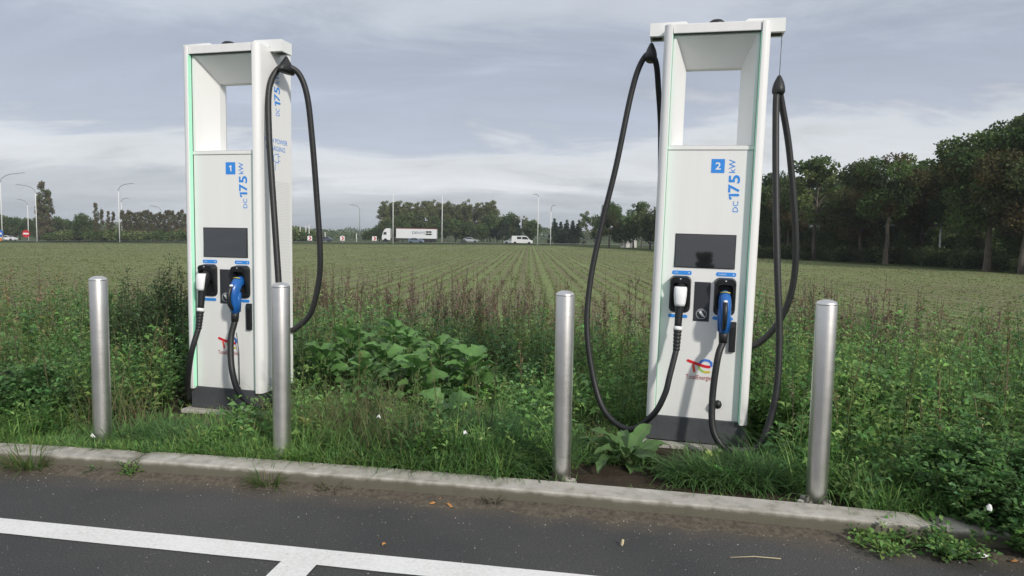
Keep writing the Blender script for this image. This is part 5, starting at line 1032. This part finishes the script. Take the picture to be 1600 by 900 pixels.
def bushy(name, x, y, H, R, n, ll, lw, cols, label, seed, group=None, feather=False, nst=16):
    """many stems fanning from one root, leaves along each"""
    r_ = np.random.default_rng(seed); o = empty(name, (x, y, float(tz(x, y)) if dist(x, y) > -.01 else 0)); tag(o, label, 'plant', group); S = Soup(); SS = Soup()
    a = r_.uniform(0, 6.28, nst); rad = R * r_.random(nst) ** .6; tip = np.stack([np.cos(a) * rad, np.sin(a) * rad, H * r_.uniform(.6, 1.05, nst) * (1 - .3 * (rad / R) ** 2)], 1); b0 = np.stack([np.cos(a) * rad * .25, np.sin(a) * rad * .25, 0 * a - .02], 1)
    stems(SS, b0, tip, .006, .002, np.tile([.09, .10, .05], (nst, 1)))
    k = r_.integers(0, nst, n); t_ = r_.uniform(.12, 1.02, n); P = b0[k] + (tip - b0)[k] * t_[:, None]; az_ = r_.uniform(0, 6.28, n); el_ = r_.uniform(.1, 1.1, n); D = np.stack([np.cos(az_) * np.cos(el_), np.sin(az_) * np.cos(el_), np.sin(el_)], 1); P = P + D * r_.uniform(0, .05, (n, 1))
    c = pal(n, cols, .2, r_); sz = r_.uniform(.6, 1.3, n) * (1.15 - .5 * t_)
    leaves(S, P, D, ll * sz, lw * sz, c, .2, .15, r_.normal(0, .4, n))
    if feather:
        for j in (-1, 1): D2 = nrm(D + j * .9 * np.stack([-np.sin(az_), np.cos(az_), 0 * az_], 1)); leaves(S, P + D * (ll * .4 * sz)[:, None], D2, ll * .6 * sz, lw * .8 * sz, c, .15, .15, r_.normal(0, .4, n))
    link('foliage', S.mesh('foliage', 'leaf'), None, o); link('stems', SS.mesh('stems', 'leaf'), None, o); return o
for i, (px, Y, H, R) in enumerate(((245, 6.3, 1.05, .40), (205, 6.7, .98, .38), (270, 6.9, 1.18, .40), (180, 7.0, .8, .35))):
    bushy('mugwort_plant', AT(px, Y), Y, H, R, 2600, .065, .016, [(.062, .11, .048), (.08, .13, .055), (.095, .14, .062)], 'tall feathery grey-green weed beside the charger numbered 1', 200 + i, 'tall feathery weeds', True, 30)
p = G(1215, 700, .0); bushy('tansy_plant', p.x, p.y + .12, .42, .24, 1500, .06, .026, [(.085, .18, .045), (.105, .205, .05)], 'bright fern-leaved weed between the charger numbered 2 and the bollard', 220, None, True, 18)
p = G(675, 728, .05); bushy('nettle_plant', p.x, p.y + .05, .22, .14, 420, .055, .03, [(.09, .185, .04), (.11, .21, .05)], 'small bright leafy weed at the back edge of the kerb', 221, None, False, 10)
p = G(60, 660, .05); bushy('leafy_bush', p.x, p.y + .1, .45, .5, 2600, .06, .032, DEEP + [(.06, .13, .045)], 'low dark leafy bush beside the bollard left of the chargers', 222, None, True, 26)
p = G(1545, 800, .05); bushy('leafy_bush', p.x, p.y + .05, .42, .45, 2600, .06, .032, DEEP + GREEN[:1], 'dark leafy weed spilling over the end of the kerb', 223, None, True, 26)
p = G(1590, 850, .0); bushy('leafy_bush', p.x + .05, p.y + .05, .28, .3, 1400, .055, .03, DEEP + [(.07, .13, .05)], 'dark leafy weed creeping onto the asphalt', 224, None, True, 20)
for i, (px, py, H, R) in enumerate(((1505, 826, .30, .26), (1560, 842, .32, .28), (1600, 862, .28, .26), (1585, 812, .46, .38), (1490, 796, .36, .30), (1640, 850, .34, .4), (1535, 815, .4, .3))):
    p = G(px, py, .0); bushy('leafy_bush', p.x, p.y, H, R, 1200, .055, .03, DEEP + GREEN[:1], 'dark leafy weed in the mass covering the end of the kerb', 240 + i, 'weeds covering the kerb end', i % 2 == 0, 18)
p = G(1340, 815, .0); bushy('creeping_weed', p.x, float(yk(p.x)) - .03, .06, .20, 420, .045, .024, GREEN, 'flat green weed creeping over the kerb edge', 225, None, False, 12)
p = G(1430, 830, .0); bushy('creeping_weed', p.x, float(yk(p.x)) - .05, .10, .22, 600, .045, .024, GREEN + DEEP, 'dense green weed below the overgrown end of the kerb', 226, None, False, 14)
# tufts rooted in the gutter
def tuft(px, py, n, lm, label, seed, cols=None):
    p = G(px, py, 0); p.y = min(p.y, float(yk(p.x)) - .025); r_ = np.random.default_rng(seed); o = empty('grass_tuft', (p.x, p.y, 0)); tag(o, label, 'grass tuft', 'tufts growing in the gutter'); S = Soup(); a = r_.uniform(0, 6.28, n); rr = .035 * np.sqrt(r_.random(n)) * lm / .1; P = np.stack([np.cos(a) * rr * 1.5, np.sin(a) * rr * .6, 0 * a], 1)
    blades(S, P, a + r_.normal(0, .5, n), r_.uniform(.4, 1.15, n) * lm, r_.uniform(.003, .0065, n), pal(n, cols or [(.10, .19, .05), (.13, .22, .06), (.20, .20, .09)], .2, r_), r_.uniform(.1, 1.0, n), r_.uniform(.2, 1.0, n)); link('blades', S.mesh('blades', 'leaf'), None, o)
tuft(58, 727, 260, .20, 'bushy grass tuft in the gutter before the low dark leafy bush', 1); tuft(422, 756, 170, .14, 'small bright grass tuft in the gutter below the bollard with the cable loop', 2); tuft(525, 754, 45, .10, 'sparse thin grass tuft in the gutter beside the wispy grass', 3, [(.12, .11, .06), (.08, .11, .04)]); tuft(772, 782, 60, .06, 'small withered tuft in the gutter near the orange scraps', 4, [(.05, .06, .03), (.10, .085, .05)])
p = G(218, 733, 0); bushy('gutter_weed', p.x, float(yk(p.x)) - .02, .085, .06, 110, .03, .017, GREEN, 'small leafy weed growing from the kerb joint', 230, None, False, 7)
p = G(150, 733, 0); bushy('gutter_weed', p.x + .04, float(yk(p.x)) - .02, .04, .04, 60, .02, .012, DEEP, 'tiny dark weed in the gutter beside the bushy tuft', 231, None, False, 5)

# yellow flower specks and thistle heads
S = Soup()
x, y, d = scatter(70, (-4, 5), (.8, 4)); z_ = tz(x, y) + hcap(x, y) * 1.1
for j in range(5): a = j * 1.257 + rng.uniform(0, 1, len(x)); D = np.stack([np.cos(a), np.sin(a), .3 + 0 * a], 1); leaves(S, np.stack([x, y, z_], 1), D, .012, .009, pal(len(x), [(.62, .50, .05), (.6, .55, .12)], .1), 0, 0)
tag(S.obj('yellow_flowers', 'leaf'), 'scattered tiny yellow flowers among the weeds', 'flowers', kind='stuff')

# ------------------------------------------------------------------ litter and grit
def scrap(name, px, py, L_, W2, mm, label, cat, group, seed, z=.006, curl=.01):
    r_ = random.Random(seed); p = G(px, py, z); V = [(-L_ / 2, -W2 * .3, 0), (-L_ * .1, -W2 / 2, curl * .4), (L_ * .3, -W2 * .4, curl), (L_ / 2, W2 * .1, curl * .3), (L_ * .15, W2 / 2, curl * .8), (-L_ * .35, W2 * .42, curl * .2), (0, 0, curl * 1.4)]
    o = pyobj(name, V, [(i, (i + 1) % 6, 6) for i in range(6)], mm); o.location = p; o.rotation_euler = (r_.uniform(-.2, .2), r_.uniform(-.2, .2), r_.uniform(0, 6.28)); tag(o, label, cat, group)
r0 = random.Random(5)
for i, (px, py) in enumerate(((682, 776), (688, 781), (676, 787), (694, 772), (702, 790), (660, 779), (1338, 822), (1352, 828), (1362, 834), (1330, 832), (1376, 838), (1347, 838), (1296, 833), (1098, 815), (600, 851), (178, 740), (1390, 846), (1585, 878))):
    scrap('dry_leaf', px, py, r0.uniform(.022, .045), r0.uniform(.010, .02), 'leaf_orange', 'orange-brown dry leaf scrap lying on the asphalt', 'dry leaf', 'dry leaf scraps on the asphalt', i)
for i, (px, py, l2, lab) in enumerate(((1530, 872, .10, 'crumpled white plastic scrap on the asphalt beside the overgrown kerb'), (973, 851, .03, 'small yellowish leaf lying alone on the asphalt'))): scrap('plastic_scrap' if i == 0 else 'fallen_leaf', px, py, l2, l2 * .45, 'litter' if i == 0 else 'straw', lab, 'litter' if i == 0 else 'leaf', None, 40 + i, curl=.02)
for i, (px, py, z) in enumerate(((727, 680, .28), (1546, 797, .22), (375, 655, .05), (145, 684, .12), (592, 655, .3))): scrap('paper_scrap', px, py, .03, .022, 'litter', 'small white paper scrap caught in the weeds', 'litter', 'white scraps in the weeds', 50 + i, z, .02)
p = G(1180, 873, .006); tubeobj_ = tubeobj('straw_stalk', [(-.11, 0, .004), (0, .006, .007), (.11, -.004, .004)], .002, 'straw', None, 5); tubeobj_.location = p; tag(tubeobj_, 'single pale straw stalk lying on the asphalt', 'straw')
S = Soup(); n_ = 2600; x = rng.uniform(-4.5, 3.2, n_); off = np.where(rng.random(n_) < .7, rng.exponential(.09, n_), rng.uniform(0, 1.6, n_)); y = yk(x) - .005 - off; sz = rng.uniform(.0015, .0045, n_); az_ = rng.uniform(0, 6.28, n_)
P = np.stack([x, y, sz * .2], 1); u = np.stack([np.cos(az_), np.sin(az_), 0 * az_], 1) * sz[:, None]; v_ = np.stack([-np.sin(az_), np.cos(az_), 0 * az_], 1) * (sz * rng.uniform(.5, 1, n_))[:, None]
V = np.stack([P + u, P + v_, P - u, P - v_, P + np.stack([0 * sz, 0 * sz, sz * .9], 1)], 1); S.add(V, np.arange(n_)[:, None, None] * 5 + np.array([[0, 1, 4], [1, 2, 4], [2, 3, 4], [3, 0, 4]])[None], np.repeat(pal(n_, [(.30, .28, .25), (.16, .14, .12), (.42, .40, .36), (.10, .09, .08)], .2), 5, 0))
tag(S.obj('gutter_grit', 'dry_leaf_mat'), 'loose grit and pebbles scattered along the gutter', 'grit', kind='stuff')

# ------------------------------------------------------------------ the damp autumn air
m = bpy.data.materials.new('haze'); m.use_nodes = True; t = m.node_tree; t.nodes.clear()
pv = N(t, 'ShaderNodeVolumePrincipled', inp={'Color': (.86, .89, .93, 1), 'Density': .0004, 'Anisotropy': .2}); t.links.new(pv.outputs[0], N(t, 'ShaderNodeOutputMaterial').inputs['Volume']); MATS['haze'] = m
tag(boxobj('haze', -3800, 3800, -400, 3900, -12, 24, 'haze'), 'thin pale haze over field and road', 'haze', kind='stuff')
